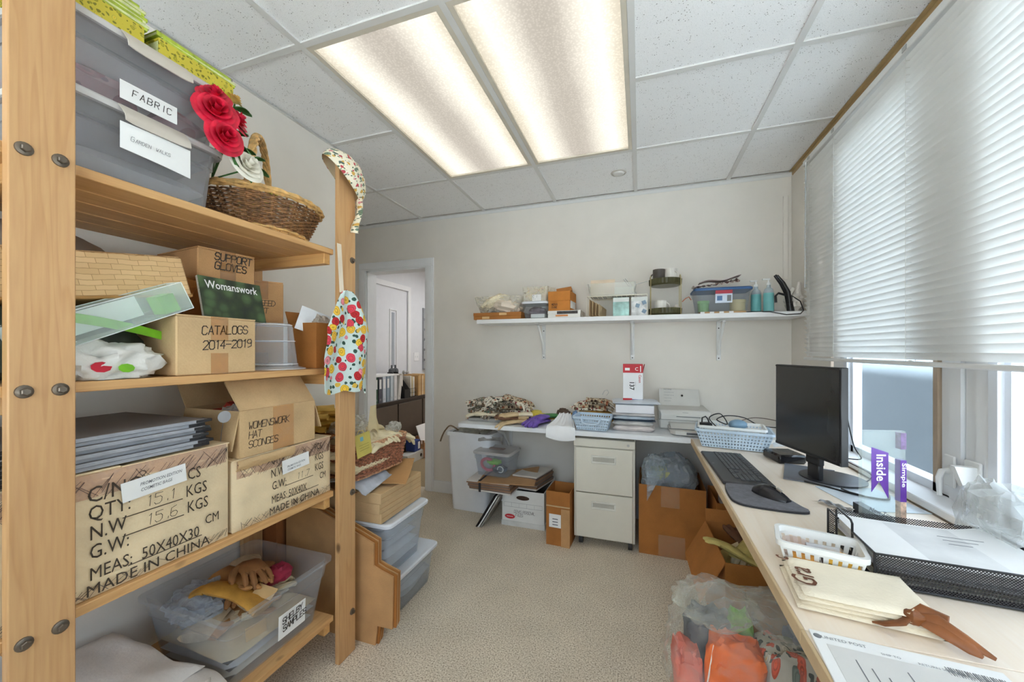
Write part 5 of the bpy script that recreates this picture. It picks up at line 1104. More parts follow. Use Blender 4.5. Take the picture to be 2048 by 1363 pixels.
glove('plain brown glove tucked under the right of the left desk pile', (-.865, 2.60, zd+.036), (0, 0, R(-100)), BRW, BRW, gp, 1); glove('ivory glove spilling from the front of the left desk pile', (-1.05, 2.56, zd+.046), (0, .1, R(95)), CRM, CRM, gp, 0)
for i, (x, y, a, m, mc) in enumerate(((-.80, 2.50, -62, TAN, TAN), (-.81, 2.52, -58, BRW, TAN), (-.80, 2.515, -66, TAN, CRM))):
    glove('tan gauntlet glove, %s in the small stack at the desk front edge' % ('lowest', 'middle one', 'uppermost')[i], (x, y, zd+.020+.022*i), (0, .05, R(a+180)), m, mc, 'tan gloves at the desk front edge', (1, 3, 4)[i])
PUR = mat('glove_purple', (112, 84, 170), .6, .15, 30); YEL = mat('glove_bright_yellow', (222, 200, 60), .6, .12, 30); GRNN = mat('glove_green', (62, 130, 66), .6, .2, 40)
for i, (x, y, z, a, m, mc, lab) in enumerate(((-.655, 2.52, .026, 165, PUR, PUR, 'purple glove with fingers to the front in the middle of the white desk'), (-.62, 2.58, .052, 150, PUR, GRNN, 'purple glove with a green cuff lying on another purple glove'), (-.67, 2.68, .03, 30, YEL, GRNN, 'yellow glove with a green cuff behind the purple ones'), (-.60, 2.68, .028, -60, GLD, GLD, 'mustard glove right of the yellow one behind the purple gloves'), (-.71, 2.66, .055, 200, YEL, YEL, 'bright yellow glove atop the small heap behind the purple gloves'))):
    glove(lab, (x, y, zd+z), (.05, .05, R(a)), m, mc, 'bright gloves on the white desk', (0, 2, 1, 3, 4)[i])
o = G().blob((0, 0, 0), (.045, .04, .035), 18, 12, .35, 4, 12).build('brown_pouch', mat('suede', (96, 78, 66), .85, .12), None, (-.525, 2.73, zd+.055)); tag(o, 'small brown suede pouch behind the white apron on the desk', 'pouch')
wa = T('white_apron', 'folded white apron with a rounded hem hanging over the desk front edge', 'apron', (-.492, 2.455, zd+.001))
def apr(off):
    def f(u, v):
        wd = .032+.05*min(1, v*1.25)**.9; x = (u-.5)*2*wd; s = v*.255; fl = .185
        edge = .012*(1-(2*u-1)**2)
        z = .012+.010*sin(u*14+off)*(1-v)**1.5+.05*(1-v)**3+off*.004
        if s < fl: return (x, .14-s, z)
        a = s-fl; return (x, .14-fl-.012*min(1, a*20)-.003*off, z-a-edge*v)
    return f
for k in range(3): G().sheet(20, 24, apr(2-k), .0018).build('layer', mat('apron_white', (238, 238, 238), .8, .02, 10, .2, 120), wa, (.012*k, 0, 0))
# baskets with square holes
PBL = mat('basket_blue', (196, 214, 230), .4, .02); PWH = mat('basket_white', (236, 236, 232), .4, .015)
def holed(g, P, nx, ny, hw, hh, th, skip=lambda i, j: False):
    """wall through bilinear patch P (4 corners) made of bars round rectangular holes"""
    A, B, C_, D = [V(p) for p in P]; nrm = ((B-A).cross(D-A)).normalized()*th
    def pt(u, v): return (A.lerp(B, u)).lerp(D.lerp(C_, u), v)
    def quad(u0, u1, v0, v1):
        q = [pt(u0, v0), pt(u1, v0), pt(u1, v1), pt(u0, v1)]
        g.add([tuple(p) for p in q]+[tuple(p+nrm) for p in q], [(3, 2, 1, 0), (4, 5, 6, 7), (0, 1, 5, 4), (1, 2, 6, 5), (2, 3, 7, 6), (3, 0, 4, 7)])
    for j in range(ny):                                # solid strip below each row, then pillars
        v0 = j/ny; v1 = (j+1)/ny; va = v0+(1-hh)/ny*.5; vb = v1-(1-hh)/ny*.5
        quad(0, 1, v0, va); quad(0, 1, vb, v1)
        e = [0]
        for i in range(nx): e += [(i+(1-hw)*.5)/nx, (i+1-(1-hw)*.5)/nx]
        e.append(1)
        for k in range(0, len(e), 2): quad(e[k], e[k+1], va, vb)
    return g
def plastic_basket(label, w_, d, h, loc, rz, m, nx, ny, nz, taper=.82, hw=.5, hh=.5, slots=False):
    t = T('plastic_basket', label, 'basket', loc, rz); a, b = w_/2*taper, d/2*taper; A, B = w_/2, d/2; z0, z1 = .004, h-.012
    c0 = [(-a, -b, z0), (a, -b, z0), (a, b, z0), (-a, b, z0)]; c1 = [(-A, -B, z1), (A, -B, z1), (A, B, z1), (-A, B, z1)]
    for k, n in ((0, nx), (1, ny), (2, nx), (3, ny)):
        g = holed(G(), (c0[k], c0[(k+1) % 4], c1[(k+1) % 4], c1[k]), n, nz, hw, hh, -.002); g.build('side', m, t, ang=0)
    holed(G(), c0, max(4, nx), max(3, ny//2), .4, .5, .002).build('base', m, t, ang=0)
    G().loft([rrect(w_+.004, d+.004, .016, h-.014), rrect(w_+.016, d+.016, .018, h-.012), rrect(w_+.016, d+.016, .018, h), rrect(w_-.002, d-.002, .012, h), rrect(w_-.004, d-.004, .012, h-.014)]+[rrect(w_+.004, d+.004, .016, h-.014)], False, False).build('rim', m, t, ang=30)
    return t
t = plastic_basket('pale blue basket with square holes and a handle on the white desk', .225, .19, .088, (-.285, 2.515, zd), R(-4), PBL, 14, 10, 4)
G().tube([(-.06, -.105, .085), (-.05, -.115, .058), (-.03, -.118, .048), (.03, -.118, .048), (.05, -.115, .058), (.06, -.105, .085)], .006, 8).build('handle', PBL, t)
o = G().blob((0, 0, 0), (.02, .05, .03), 14, 10, .3, 4, 3).build('blue_cloth', mat('denim', (110, 140, 178), .8, .15), None, (-.415, 2.57, zd+.07)); tag(o, 'blue cloth end beside the white apron', 'cloth')
for i in range(7):
    m = (GLD, TAN, GLD, pats[3], pats[1], pats[3], pats[1])[i]
    glove('%s glove, %s from the bottom of the right pile on the white desk' % (('mustard', 'tan', 'mustard', 'printed', 'printed', 'printed', 'printed')[i], ORD[i]), (-.33+.012*((i*3) % 4), 2.775+.012*(i % 3), zd+.026+.021*i), (0, .04, R(95 if i % 2 else -84)+.1*sin(i*2)), m, GLD if i < 3 else m, 'gloves in the right pile on the white desk', i)
t = T('wire_clip', 'small wire hook clip standing on the right pile of gloves', 'clip', (-.235, 2.79, zd+.20)); G().tube([(-.02, 0, -.01), (-.005, 0, .02), (.015, 0, .026), (.024, 0, .006), (.008, 0, -.014)], .0018, 6).build('wire', CHROME, t)
# stack of packs with the toner box
SG = clear('pack_film', (226, 232, 238), .45, .12, .5, 40)
hs = [(.034, (222, 212, 208)), (.030, (206, 204, 200)), (.006, (60, 78, 100)), (.022, (196, 208, 220)), (.022, (210, 206, 204)), (.052, (232, 232, 238)), (.018, (206, 214, 224))]
z = zd
for i, (h, c) in enumerate(hs):
    lab = ('pinkish pack of printed cloth at the bottom of the stack by the printer', 'grey pack second from the bottom of the stack by the printer', 'thin navy pack in the stack by the printer', 'pale blue pack above the navy one in the stack by the printer', 'grey white pack under the white carton in the stack by the printer', 'white carton in the upper part of the stack by the printer', 'clear wrapped pack topping the stack by the printer')[i]
    if i == 5: o = G().box(-.115, .115, -.10, .10, 0, h-.001, .002).build('white_carton', mat('carton_white', (230, 230, 236), .5, .02), None, (-.035, 2.60, z), (0, 0, R(2)))
    else: o = slab(.26+.03*(i == 6)-.012*(i % 2), .21, h, 90+i, .006, 16, 14, 8, 12).build('wrapped_pack', mat('pack_%d' % i, c, .35, .06, 20, .3, 40), None, (-.04+.012*(i == 6), 2.60, z), (0, 0, R((1, -2, 0, 2, -1, 0, 4)[i])))
    tag(o, lab, 'package'); z += h
t = T('toner_box', 'tall white and red toner carton standing on the stack by the printer', 'box', (-.045, 2.655, z-.002), R(2), None)
G().box(-.062, .062, -.055, .055, 0, .235, .001).build('body', mat('toner_white', (236, 236, 238), .45, .01), t, ang=0)
RED = mat('toner_red', (196, 26, 40), .45, .04); G().box(-.0625, .0625, -.0555, .0555, .18, .2352).build('red_band', RED, t, ang=0); G().box(-.0625, -.005, -.0556, -.054, 0, .014).build('red_strip', RED, t, ang=0); G().box(-.005, .0625, -.0556, -.054, .0, .008).build('blue_strip', mat('toner_blue', (44, 56, 140), .45), t, ang=0)
G().sheet(4, 3, lambda u, v: (.062+.012*v, -.05+.1*u, .235-.05*(1-v)-.0), .001).build('flap', RED, t, ang=0)
FD = ((0, 0, -1), (1, 0, 0))
ptext('137', .040, (-.020, -.0558, .125), FD, INK, t, 'lettering', .95, 0, .02); ptext('Canon', .022, (.036, -.0558, .168), FD, RED, t, 'lettering', .9, 0, .012); ptext('Cartridge', .007, (.014, -.0558, .122), FD, GREYINK, t)
ptext('C', .03, (.012, -.0558, .195), FY, PAPER, t, 'emblem', 1, 0, .01); G().box(-.05, -.02, -.0562, -.0557, .195, .212).build('emblem', PAPER, t, ang=0); G().box(.044, .05, -.0562, -.0557, .186, .225).build('emblem', PAPER, t, ang=0)
# printer
PR = mat('printer_grey', (206, 204, 198), .45, .015); PRD = mat('printer_dark', (88, 90, 92), .4, .05)
pr = T('printer', 'light grey laser printer with its raised paper tray on the white desk', 'printer', (.26, 2.79, zd))
G().box(-.142, .165, -.14, .16, 0, .125, .010).build('body', PR, pr)
G().sheet(10, 8, lambda u, v: (-.13+.26*u, .085+.065*v+.0*u, .118+.115*v), .006).build('paper_tray', PR, pr)
G().loft([[(x, -.14-.0, z) for x, z in ((-.135, .062), (.16, .062), (.16, .118), (-.135, .118))], [(x, -.155, z) for x, z in ((-.13, .066), (.155, .066), (.155, .100), (-.13, .100))]]).build('front_cover', PR, pr, ang=0)
g = G().loft([[(x, y, z) for x, y in ((-.09, -.14), (.15, -.14), (.15, -.31), (.12, -.335), (.02, -.345), (-.06, -.335), (-.085, -.30))] for z in (.006, .030)]); g.build('output_tray', PR, pr, ang=0)
G().loft([[(x, y, .032) for x, y in ((-.085, -.14), (.145, -.14), (.145, -.28), (-.08, -.28))], [(x, y, .05) for x, y in ((-.085, -.14), (.145, -.14), (.145, -.2), (-.08, -.2))]]).build('tray_flap', PR, pr, ang=0)
G().box(-.0, .07, -.342, -.3455, .012, .024).build('slot', PRD, pr, ang=0); G().box(-.09, .15, -.29, -.283, .0305, .0335).build('gap', PRD, pr, ang=0); G().box(-.04, .10, -.1565, -.1535, .084, .088).build('gap', PRD, pr, ang=0); G().box(-.1425, .1655, -.1405, .1, .060, .0615).build('gap', GREYINK, pr, ang=0)
TF = ((1, 0, 0), (0, .065, .115))
for k, (s, sz) in enumerate((('easy setup', .014), ('1 lift the front cover', .009), ('2 load paper face up', .009), ('3 close the tray', .009), ('ready to print', .009))): ptext(s, sz, (-.10, .1435-.011*k-.004, .2275-.019*k), TF, GREYINK, pr, 'lettering', .9)
G().lathe([(.0, 0), (.007, 0), (.007, .0006), (0, .0006)], 14).build('mark', INK, pr, (.02, .1195-.0005, .191), (R(62), 0, 0)); G().box(-.004, .03, -.158, -.1553, .112, .1135).build('badge', GREYINK, pr, ang=0)
# ---------------------------------------------------------------- on the birch desk
t = plastic_basket('long pale blue basket with square holes where the two desks meet', .34, .20, .098, (.465, 2.285, zd), R(-9), PBL, 22, 12, 5, .84)
tt = G()
t2 = plastic_basket('white basket of cables stacked inside the long pale blue basket', .30, .17, .06, (.46, 2.30, zd+.052), R(-9), PWH, 20, 10, 3, .9)
CB = mat('cable_black', (26, 26, 28), .5, .05)
def cable(lab, pts, r=.003, m=None, name='cable'):
    P = [V(p) for p in pts]; out = []
    for i in range(len(P)-1):
        p0, p1, p2, p3 = P[max(i-1, 0)], P[i], P[i+1], P[min(i+2, len(P)-1)]
        for k in range(8):
            u = k/8; out.append(.5*((2*p1)+(p2-p0)*u+(2*p0-5*p1+4*p2-p3)*u*u+(3*p1-p0-3*p2+p3)*u**3))
    out.append(P[-1]); o = G().tube(out, r, 6).build(name, m or CB); return tag(o, lab, 'cable')
cable('black cable looping out of the basket and across to the monitor', [(.40, 2.30, .83), (.36, 2.32, .88), (.42, 2.36, .90), (.45, 2.33, .85), (.40, 2.34, .87), (.46, 2.40, .885), (.55, 2.42, .875), (.63, 2.42, .835), (.74, 2.36, .84)])
cable('brown black cable curving over behind the basket to the monitor', [(.54, 2.50, .84), (.62, 2.52, .862), (.70, 2.45, .865), (.78, 2.36, .845)], .0022, mat('cable_brown', (84, 66, 56), .5))
t = T('charger', 'small black charger block at the left end of the basket of cables', 'charger', (.34, 2.31, zd+.085), R(20)); G().box(-.03, .03, -.02, .02, 0, .03, .006).build('body', BLACK, t); G().tube([(-.02, 0, .028), (-.018, 0, .055), (.0, 0, .062), (.012, 0, .05), (.02, 0, .03)], .004, 7).build('cord', BLACK, t)
o = G().blob((0, 0, 0), (.045, .03, .028), 18, 12, .1, 3, 2).build('blue_case', mat('case_blue', (120, 150, 172), .4, .05), None, (.50, 2.33, zd+.108)); tag(o, 'rounded blue grey case lying in the basket of cables', 'case')
o = G().box(-.09, .10, -.05, .05, 0, .022).build('envelope_pile', PAPER, None, (.64, 2.47, zd), (0, 0, R(-8))); tag(o, 'low pile of white envelopes behind the basket by the monitor', 'envelopes')
o = G().sheet(8, 6, lambda u, v: (.09*u, .10*(v-.5), .014*sin(u*2.6)+.002), .001).build('white_slip', PAPER, None, (.62, 2.18, zd+.042), (0, R(4), R(-14))); tag(o, 'curled white paper slip lying between basket and black hub', 'paper')
t = T('black_hub', 'black rectangular drive box beside the keyboard under the monitor', 'hub', (.632, 2.07, zd), R(14)); G().box(-.06, .06, -.065, .065, 0, .040, .008).build('body', mat('gloss_black', (24, 22, 24), .12, .03), t)
# keyboard
KB = mat('key_body', (52, 52, 54), .45, .04); KY = mat('key_cap', (74, 76, 78), .5, .05)
kb = T('keyboard', 'black slim keyboard lying along the front of the birch desk', 'keyboard', (.378, 1.85, zd), R(-88.5)); KW, KD = .46, .175
G().box(-KW/2, KW/2, -KD/2, KD/2, .002, .014, .004).build('body', KB, kb); k0 = [None]
def key(x0, x1, y):
    if k0[0] is None or abs((x1-x0)-.0186) > .0005:
        o = G().box(-(x1-x0)/2+.0009, (x1-x0)/2-.0009, -.0072, .0072, 0, .0035, .0008).build('key', KY, kb, ((x0+x1)/2, y, .014), ang=0)
        if abs((x1-x0)-.0186) <= .0005: k0[0] = o
    else: copymesh(k0[0], 'key', kb, ((x0+x1)/2, y, .014))
u_ = .0186
for r in range(5):
    y = .040-.0165*r; x = -KW/2+.010+.002
    row = ([1]*13+[1.9], [1.5]+[1]*12+[1.4], [1.8]+[1]*11+[2.1], [2.3]+[1]*10+[2.6], [1.2, 1.2, 1.2, 6.2, 1.2, 1.2, 1.2, 1.5])[r]
    for q in row: key(x, x+q*u_, y); x += q*u_
    for q in range(3):
        if r in (0, 1) or (r == 4) or (r == 3 and q == 1): key(x+.004+q*u_, x+.004+(q+1)*u_, y)
    for q in range(4):
        if r < 4 or q < 3: key(x+.064+q*u_, x+.064+(q+1)*u_, y)
for q in range(16): key(-KW/2+.012+q*.0272, -KW/2+.012+q*.0272+.0186, .060)
ptext('L', .012, (-.02, -.075, .0143), ((1, 0, 0), (0, 1, 0)), PAPER, kb, 'emblem')
# mouse mat, mouse
FELT = mat('felt_grey', (112, 112, 118), .9, .1, 60, .2, 300)
mp_ = [(.292, 1.478), (.300, 1.44), (.33, 1.415), (.42, 1.402), (.485, 1.405), (.503, 1.425), (.49, 1.46), (.452, 1.60), (.43, 1.645), (.37, 1.655), (.315, 1.63), (.296, 1.57)]
mp2 = []
for i in range(len(mp_)):
    p0, p1, p2, p3 = [V((*mp_[(i+q-1) % len(mp_)], 0)) for q in range(4)]
    for k in range(5):
        u = k/5; q = .5*((2*p1)+(p2-p0)*u+(2*p0-5*p1+4*p2-p3)*u*u+(3*p1-p0-3*p2+p3)*u**3); mp2.append((q.x-.40, q.y-1.53))
t = T('mouse_mat', 'grey felt mouse mat with a raised wrist rest', 'mat', (.40, 1.53, zd)); G().prism(mp2[::-1], 0, .006).build('base', mat('mat_rubber', (50, 50, 54), .8), t, ang=0); G().prism([(x*.985, y*.985) for x, y in mp2[::-1]], .006, .009).build('top', FELT, t, ang=0)
t = T('mouse', 'black ergonomic computer mouse on the grey felt mat', 'mouse', (.425, 1.515, zd+.0092), R(-50))
g = G(); n = 16; rings = []
for i in range(11):
    u = i/10; w_ = .034*(sin(pi*(.08+.84*u))**.5)*(1.0-.18*u); hh = .042*sin(pi*(.10+.80*u))**.8*(1.05-.45*u); x = -.058+.116*u
    rings.append([(x, w_*cos(pi*k/(n-1))*(1 if True else 0), .0005+hh*sin(pi*k/(n-1))) for k in range(n)])
g.loft(rings); g.build('shell', mat('mouse_black', (34, 34, 38), .25, .05), t); G().tube([(.02, 0, .034), (.034, 0, .028)], .005, 8).build('wheel', CHROME, t)
# monitor
mo = T('monitor', 'black desktop monitor turned towards the room, screen off', 'monitor', (.625, 1.80, zd), 0)
mp0, mp1 = V((.561, 1.935)), V((.655, 1.60)); dv = (mp1-mp0); ln = dv.length; az = math.atan2(dv.y, dv.x)
def mon(g, name, m, ang=38): return g.build(name, m, mo, (mp0.x-.625, mp0.y-1.80, 0), (0, 0, az), ang)
mon(G().box(-.002, ln, -.0, .026, .100, .442, .002), 'case', BLACK)
mon(G().box(.006, ln-.006, -.0012, .001, .112, .434), 'screen', mat('screen_glass', (44, 44, 44), .14, .02, spec=.55))
mon(G().box(.0, ln-.002, -.002, .0, .434, .440), 'bezel', BLACK); mon(G().box(.0, ln-.002, -.002, 0, .102, .112), 'bezel', BLACK)
mon(G().box(ln/2-.035, ln/2+.035, .026, .05, .06, .30, .004).box(ln/2-.03, ln/2+.03, .03, .05, .006, .07, .003), 'neck', BLACK)
G().lathe([(0, 0), (.105, 0), (.105, .004), (.09, .008), (0, .008)], 36).build('foot', mat('foot_black', (40, 40, 44), .35), mo, (.715-.625, 1.815-1.80, 0))
o = G().box(-.085, .085, -.12, .12, 0, .006).build('grey_folder', mat('folder_slate', (104, 106, 112), .6, .05), None, (.655, 1.855, zd), (0, 0, R(-18))); tag(o, 'slate grey clipboard lying under the monitor foot on the birch desk', 'clipboard')
mo.location.z += .0062
G().tube([(.06, -.13, .006), (.07, -.16, .006), (.10, -.19, .006)], .0028, 6).build('power_cord', CB, mo)
cable('thin black cable lying along the desk under the monitor towards the window', [(.60, 1.75, zd+.004), (.66, 1.70, zd+.004), (.72, 1.64, zd+.004), (.79, 1.62, zd+.005), (.83, 1.70, zd+.005)], .0035)
cable('thin dark cable dropping from the window corner behind the monitor', [(.83, 1.98, 1.01), (.815, 1.93, .95), (.822, 1.90, .86), (.83, 1.87, .82), (.80, 1.93, .80), (.83, 1.80, .78), (.81, 1.80, .746)], .0022)
# award block
t = T('acrylic_award', 'clear upright acrylic award with a purple ribbon mark', 'award', (.682, 1.345, zd), R(14))
G().box(-.10, .012, -.008, .008, 0, .285, .002).build('block', GLASSY, t, ang=0)
PV = mat('ribbon_purple', (96, 44, 150), .4, .08)
G().box(-.003, .0125, -.0085, .0085, .09, .205).build('edge_print', PV, t, ang=0); G().box(-.002, .0123, -.0083, .0083, .235, .28).build('edge_print', mat('print_plum', (92, 66, 110), .4, .3, 60), t, ang=0); G().box(-.002, .0123, -.0083, .0083, .012, .09).build('edge_print', mat('print_bronze', (190, 160, 140), .4, .35, 70), t, ang=0)
G().prism([(-.078, .115), (-.058, .145), (-.034, .098), (-.034, .225), (-.078, .240)], -.0005, .0).build('pennant', PV, t, (0, -.0086, 0), (pi/2, 0, 0), ang=0)
ptext('Inside', .034, (-.065, -.0094, .222), ((0, 0, -1), (1, 0, 0)), PAPER, t, 'lettering', .95, 0, .02); ptext('Simple', .015, (.001, -.0089, .198), ((0, 0, -1), (1, 0, 0)), PAPER, t, 'lettering', 1.7, 0, .02)
ptext('New Town', .016, (-.085, -.0086, .064), ((1, 0, -.35), (.35, 0, 1)), GREYINK, t, 'lettering', 1, 0, .01)
# papers, tray, white basket, cloth bag, envelope
o = G().box(-.06, .06, -.075, .075, 0, .003).build('paper_sheet', PAPER, None, (.63, 1.415, zd), (0, 0, R(-24))); tag(o, 'white paper sheets lying behind the black mesh tray', 'paper')
o = G().sheet(6, 4, lambda u, v: (-.10+.2*u, -.11+.22*v, .002), .0015).build('clear_sleeve', clear('sleeve', (226, 234, 240), .5, .1), None, (.74, 1.62, zd), (0, 0, R(12))); tag(o, 'clear plastic sleeve lying by the window on the birch desk', 'sleeve')
t = T('foil_strip', 'crumpled silver grey foil wrapper on the birch desk', 'wrapper', (.60, 1.50, zd), R(-52)); G().sheet(14, 5, lambda u, v: (-.045+.09*u, -.014+.028*v, .004+.007*abs(sin(u*9+v*3))), .001).build('foil', mat('foil', (150, 148, 146), .35, .3, 60, metal=.3), t)
t = T('stapler', 'long black stapler lying between papers and award', 'stapler', (.668, 1.405, zd), R(-72)); G().box(-.075, .075, -.014, .014, 0, .010, .003).build('base', BLACK, t); G().loft([[(-.075, y, z) for y, z in ((-.012, .012), (.012, .012), (.012, .034), (-.012, .034))], [(.075, y, z) for y, z in ((-.012, .011), (.012, .011), (.010, .020), (-.010, .020))]]).build('arm', mat('stapler_grey', (44, 50, 56), .35), t, ang=20)
MESH = N('wire_mesh'); co = MESH.coord(); mpp = MESH.n('Mapping'); mpp.inputs['Rotation'].default_value = (0, R(45), 0); MESH.l(co, mpp.inputs[0]); ck = MESH.n('SeparateXYZ'); MESH.l(mpp.outputs[0], ck.inputs[0])
f1 = MESH.math('FRACT', MESH.math('MULTIPLY', ck.outputs[0], 260)); f2 = MESH.math('FRACT', MESH.math('MULTIPLY', ck.outputs[2], 260)); hol = MESH.math('MULTIPLY', MESH.math('GREATER_THAN', f1, .38), MESH.math('GREATER_THAN', f2, .38))
tr_ = MESH.n('BsdfTransparent'); mx = MESH.n('MixShader'); MESH.l(hol, mx.inputs[0]); MESH.b.inputs['Base Color'].default_value = lin((34, 34, 36)); MESH.b.inputs['Roughness'].default_value = .4; MESH.l(MESH.b.outputs[0], mx.inputs[1]); MESH.l(tr_.outputs[0], mx.inputs[2]); MESH.l(mx.outputs[0], MESH.out.inputs[0])
tr = T('mesh_tray', 'black wire mesh letter tray of white papers at the window end of the birch desk', 'tray', (.645, 1.145, zd), R(-3)); a, b, h = .158, .125, .07
g = G()
for z in (.004, h): g.tube([(-a, -b, z), (a, -b, z), (a, b, z)] + ([(-a, b, z)] if z < .05 else []), .0026, 6, z < .05)
g.tube([(-a, -b, .004), (-a, -b, h)], .0026, 6).tube([(a, -b, .004), (a, -b, h)], .0026, 6).tube([(a, b, .004), (a, b, h)], .0026, 6)
g.tube([(-a, -b, h), (-a, -.02, h)], .0026, 6).tube([(-a, -.02, .004), (-a, -.02, h+.02), (-a, -.012, h+.026), (-a, .062, h+.026), (-a, .07, h+.02), (-a, .07, .004)], .0026, 6).tube([(-a, .06, h), (-a, b, h), (-a, b, .004)], .0026, 6)
g.build('wire', BLACK, tr); G().box(-a, a, -b-.0004, -b+.0004, .005, h).build('mesh_panel', MESH.m, tr, ang=0); G().box(-a, a, b-.0004, b+.0004, .005, h).build('mesh_panel', MESH.m, tr, ang=0); G().box(-a, a, -b, b, .003, .004).build('mesh_base', BLACK, tr, ang=0)
G().box(a-.0004, a+.0004, -b, b, .005, h).build('mesh_end', BLACK, tr, ang=0)
for k in range(4):
    o = G().sheet(12, 8, lambda u, v: (-.148+.294*u, -.117+.232*v, .002+.004*sin(u*3+k)+(.012*max(0, u-.8)/.2 if k == 3 else 0)), .0035 if k < 3 else .001).build('paper_sheaf', (mat('paper_cream', (226, 224, 206), .7), mat('paper_olive', (150, 146, 120), .7), mat('paper_grey', (206, 206, 210), .7), PAPER)[k], None, (.645, 1.145, zd+.010+(.0, .010, .022, .050)[k]), (0, 0, R(-3))); tag(o, ('cream papers at the bottom of the mesh tray', 'olive folder low in the mesh tray', 'greyish papers in the middle of the mesh tray', 'white papers topping the mesh tray')[k], 'papers')
    if k == 3:
        for q in range(3): G().box(.02, .10-.02*q, .03-.02*q, .032-.02*q, .0085, .0089).build('print_line', GREYINK, o, ang=0)
o = G().box(-.14, .14, -.105, .105, 0, .026).build('book', mat('book_white', (222, 222, 220), .5), None, (.645, 1.145, zd+.033), (0, 0, R(-3))); tag(o, 'thick white pad filling the mesh tray', 'papers')
t = plastic_basket('white slotted basket with tape rolls at the front of the birch desk', .155, .098, .056, (.404, 1.094, zd), R(-14), PWH, 9, 5, 1, .88, .42, .62)
t = T('tape_roll', 'roll of clear tape standing in the white slotted basket', 'tape', (.362, 1.105, zd+.012), R(30)); G().loft([[(r*cos(2*pi*k/28), r*sin(2*pi*k/28), z) for k in range(28)] for r, z in ((.020, 0), (.028, 0), (.028, .03), (.020, .03), (.020, 0))], False, False).build('roll', clear('tape_clear', (200, 200, 190), .55, .15), t)
o = G().tube([(-.03, 0, .012), (.03, -.012, .012)], [.013, .014], 14).build('plastic_tube', clear('tube_clear', (226, 228, 232), .45, .1), None, (.408, 1.092, zd+.022)); tag(o, 'clear plastic tube lying across the white slotted basket', 'tube')
o = G().box(-.03, .03, -.025, .025, 0, .002).build('yellow_card', mat('card_yellow', (232, 176, 50), .5, .05), None, (.438, 1.065, zd+.028), (R(16), R(8), R(-10))); tag(o, 'yellow card lying in the right end of the white slotted basket', 'card')
for i, (x, m, lab) in enumerate(((.37, mat('pad_orange', (230, 160, 60), .6, .1), 'orange pad low in the white slotted basket'), (.43, mat('pad_plum', (110, 86, 84), .6, .1), 'plum coloured pad low in the right of the white slotted basket'))):
    o = G().box(-.024, .024, -.022, .022, 0, .016).build('note_pad', m, None, (x, 1.075, zd+.007), (0, 0, R(-14))); tag(o, lab, 'pad')
CT = mat('canvas_cream', (238, 226, 202), .85, .035, 8, .25, 160)
cb_ = T('canvas_tote', 'folded cream canvas tote printed with brown lettering on the birch desk', 'bag', (.41, .955, zd+.0), R(-6))
for k in range(4): slab(.218-.004*k, .162-.003*k, .0100, 110+k, .003, 22, 18, 12, 14).build('fold', CT, cb_, (.004*(k % 2), .003*(k % 2), .0078*k), (0, 0, .012*(k-1)))
BR = mat('print_brown', (112, 66, 40), .7, .1)
ptext('Gra', .058, (-.066, -.050, .0352), ((0, 1, 0), (-1, 0, 0)), BR, cb_, 'lettering', .82, .25, .01); ptext('c', .05, (-.096, .048, .0338), ((0, 1, 0), (-1, 0, 0)), BR, cb_, 'lettering', .8, .25, .01)
lf = T('leather_tassel', 'brown leather tassel tied to the end of the canvas tote', 'tassel', (.475, .875, zd+.014), R(-8))
LB = mat('tassel_brown', (128, 74, 32), .5, .2, 24)
g = G()
for p in ([(-.01, .01, .012), (-.03, -.01, .006), (-.055, -.016, .0), (-.07, -.012, -.004)], [(-.01, .01, .012), (.02, .0, .018), (.045, -.02, .008), (.075, -.035, -.004)], [(-.01, .01, .012), (.01, .018, .022), (.035, .012, .018), (.03, -.004, .008)], [(-.01, .01, .012), (.02, -.01, .010), (.05, -.03, .0), (.06, -.036, -.006)]):
    g.tube(p, [.007, .012, .010, .003], 8, flat=.45)
g.blob((-.008, .008, .012), (.018, .014, .012), 14, 10, .25, 4, 2); g.build('leather', LB, lf)
G().tube([(-.03, .02, .012), (-.015, .0, .02), (-.005, .012, .024)], .0015, 5).build('lace', mat('lace', (222, 206, 176), .8), lf)
ev = T('shipping_envelope', 'large white printed shipping envelope at the near front of the birch desk', 'envelope', (.405, .73, zd), R(-4))
G().box(-.122, .128, -.155, .088, 0, .004, .001).build('sheet', PAPER, ev, ang=0)
G().box(-.105, .10, -.15, .055, .0041, .0046).build('window_panel', mat('panel_grey', (218, 216, 212), .35, .02), ev, ang=0)
ptext('UNITED POST', .010, (-.108, .068, .0048), ((1, 0, 0), (0, 1, 0)), GREYINK, ev); G().lathe([(0, 0), (.006, 0), (.006, .0004), (0, .0004)], 14).build('emblem', GREYINK, ev, (-.113, .072, .0042))
for k in range(3): ptext(('SHIP TO', 'RETURN SERVICE', 'MAIL ROOM')[k], .007, (-.03+.045*k, .060-.003*k, .0048), ((1, 0, 0), (0, 1, 0)), GREYINK, ev)
for k in range(22): G().box(.05+.0032*k, .05+.0032*k+(.0008, .0018, .0012)[k % 3], .050, .068, .0042, .0047).build('barcode_bar', GREYINK, ev, ang=0)
for k in range(9):
    for q in range(1): G().box(-.075+.016*k, -.0735+.016*k, -.14+.004*(k % 3), .03-.012*(k % 4), .0047, .0051).build('print_line', GREYINK, ev, (0, 0, 0), (0, 0, 0), ang=0)
# clear sheet bag at the window end
WB = clear('bag_film', (226, 227, 226), .16, .06, .5, 10, haze=.3)
t = T('clear_bag', 'large crumpled clear plastic bag standing at the window end of the desk', 'bag', (.822, 1.27, zd))
G().blob((0, 0, .085), (.04, .075, .095), 16, 10, .34, 2.6, 3, .8, 0).build('film', WB, t, ang=10)
G().blob((-.02, -.09, .135), (.06, .085, .055), 14, 9, .36, 2.4, 5, .8).build('fold', WB, t, ang=8)
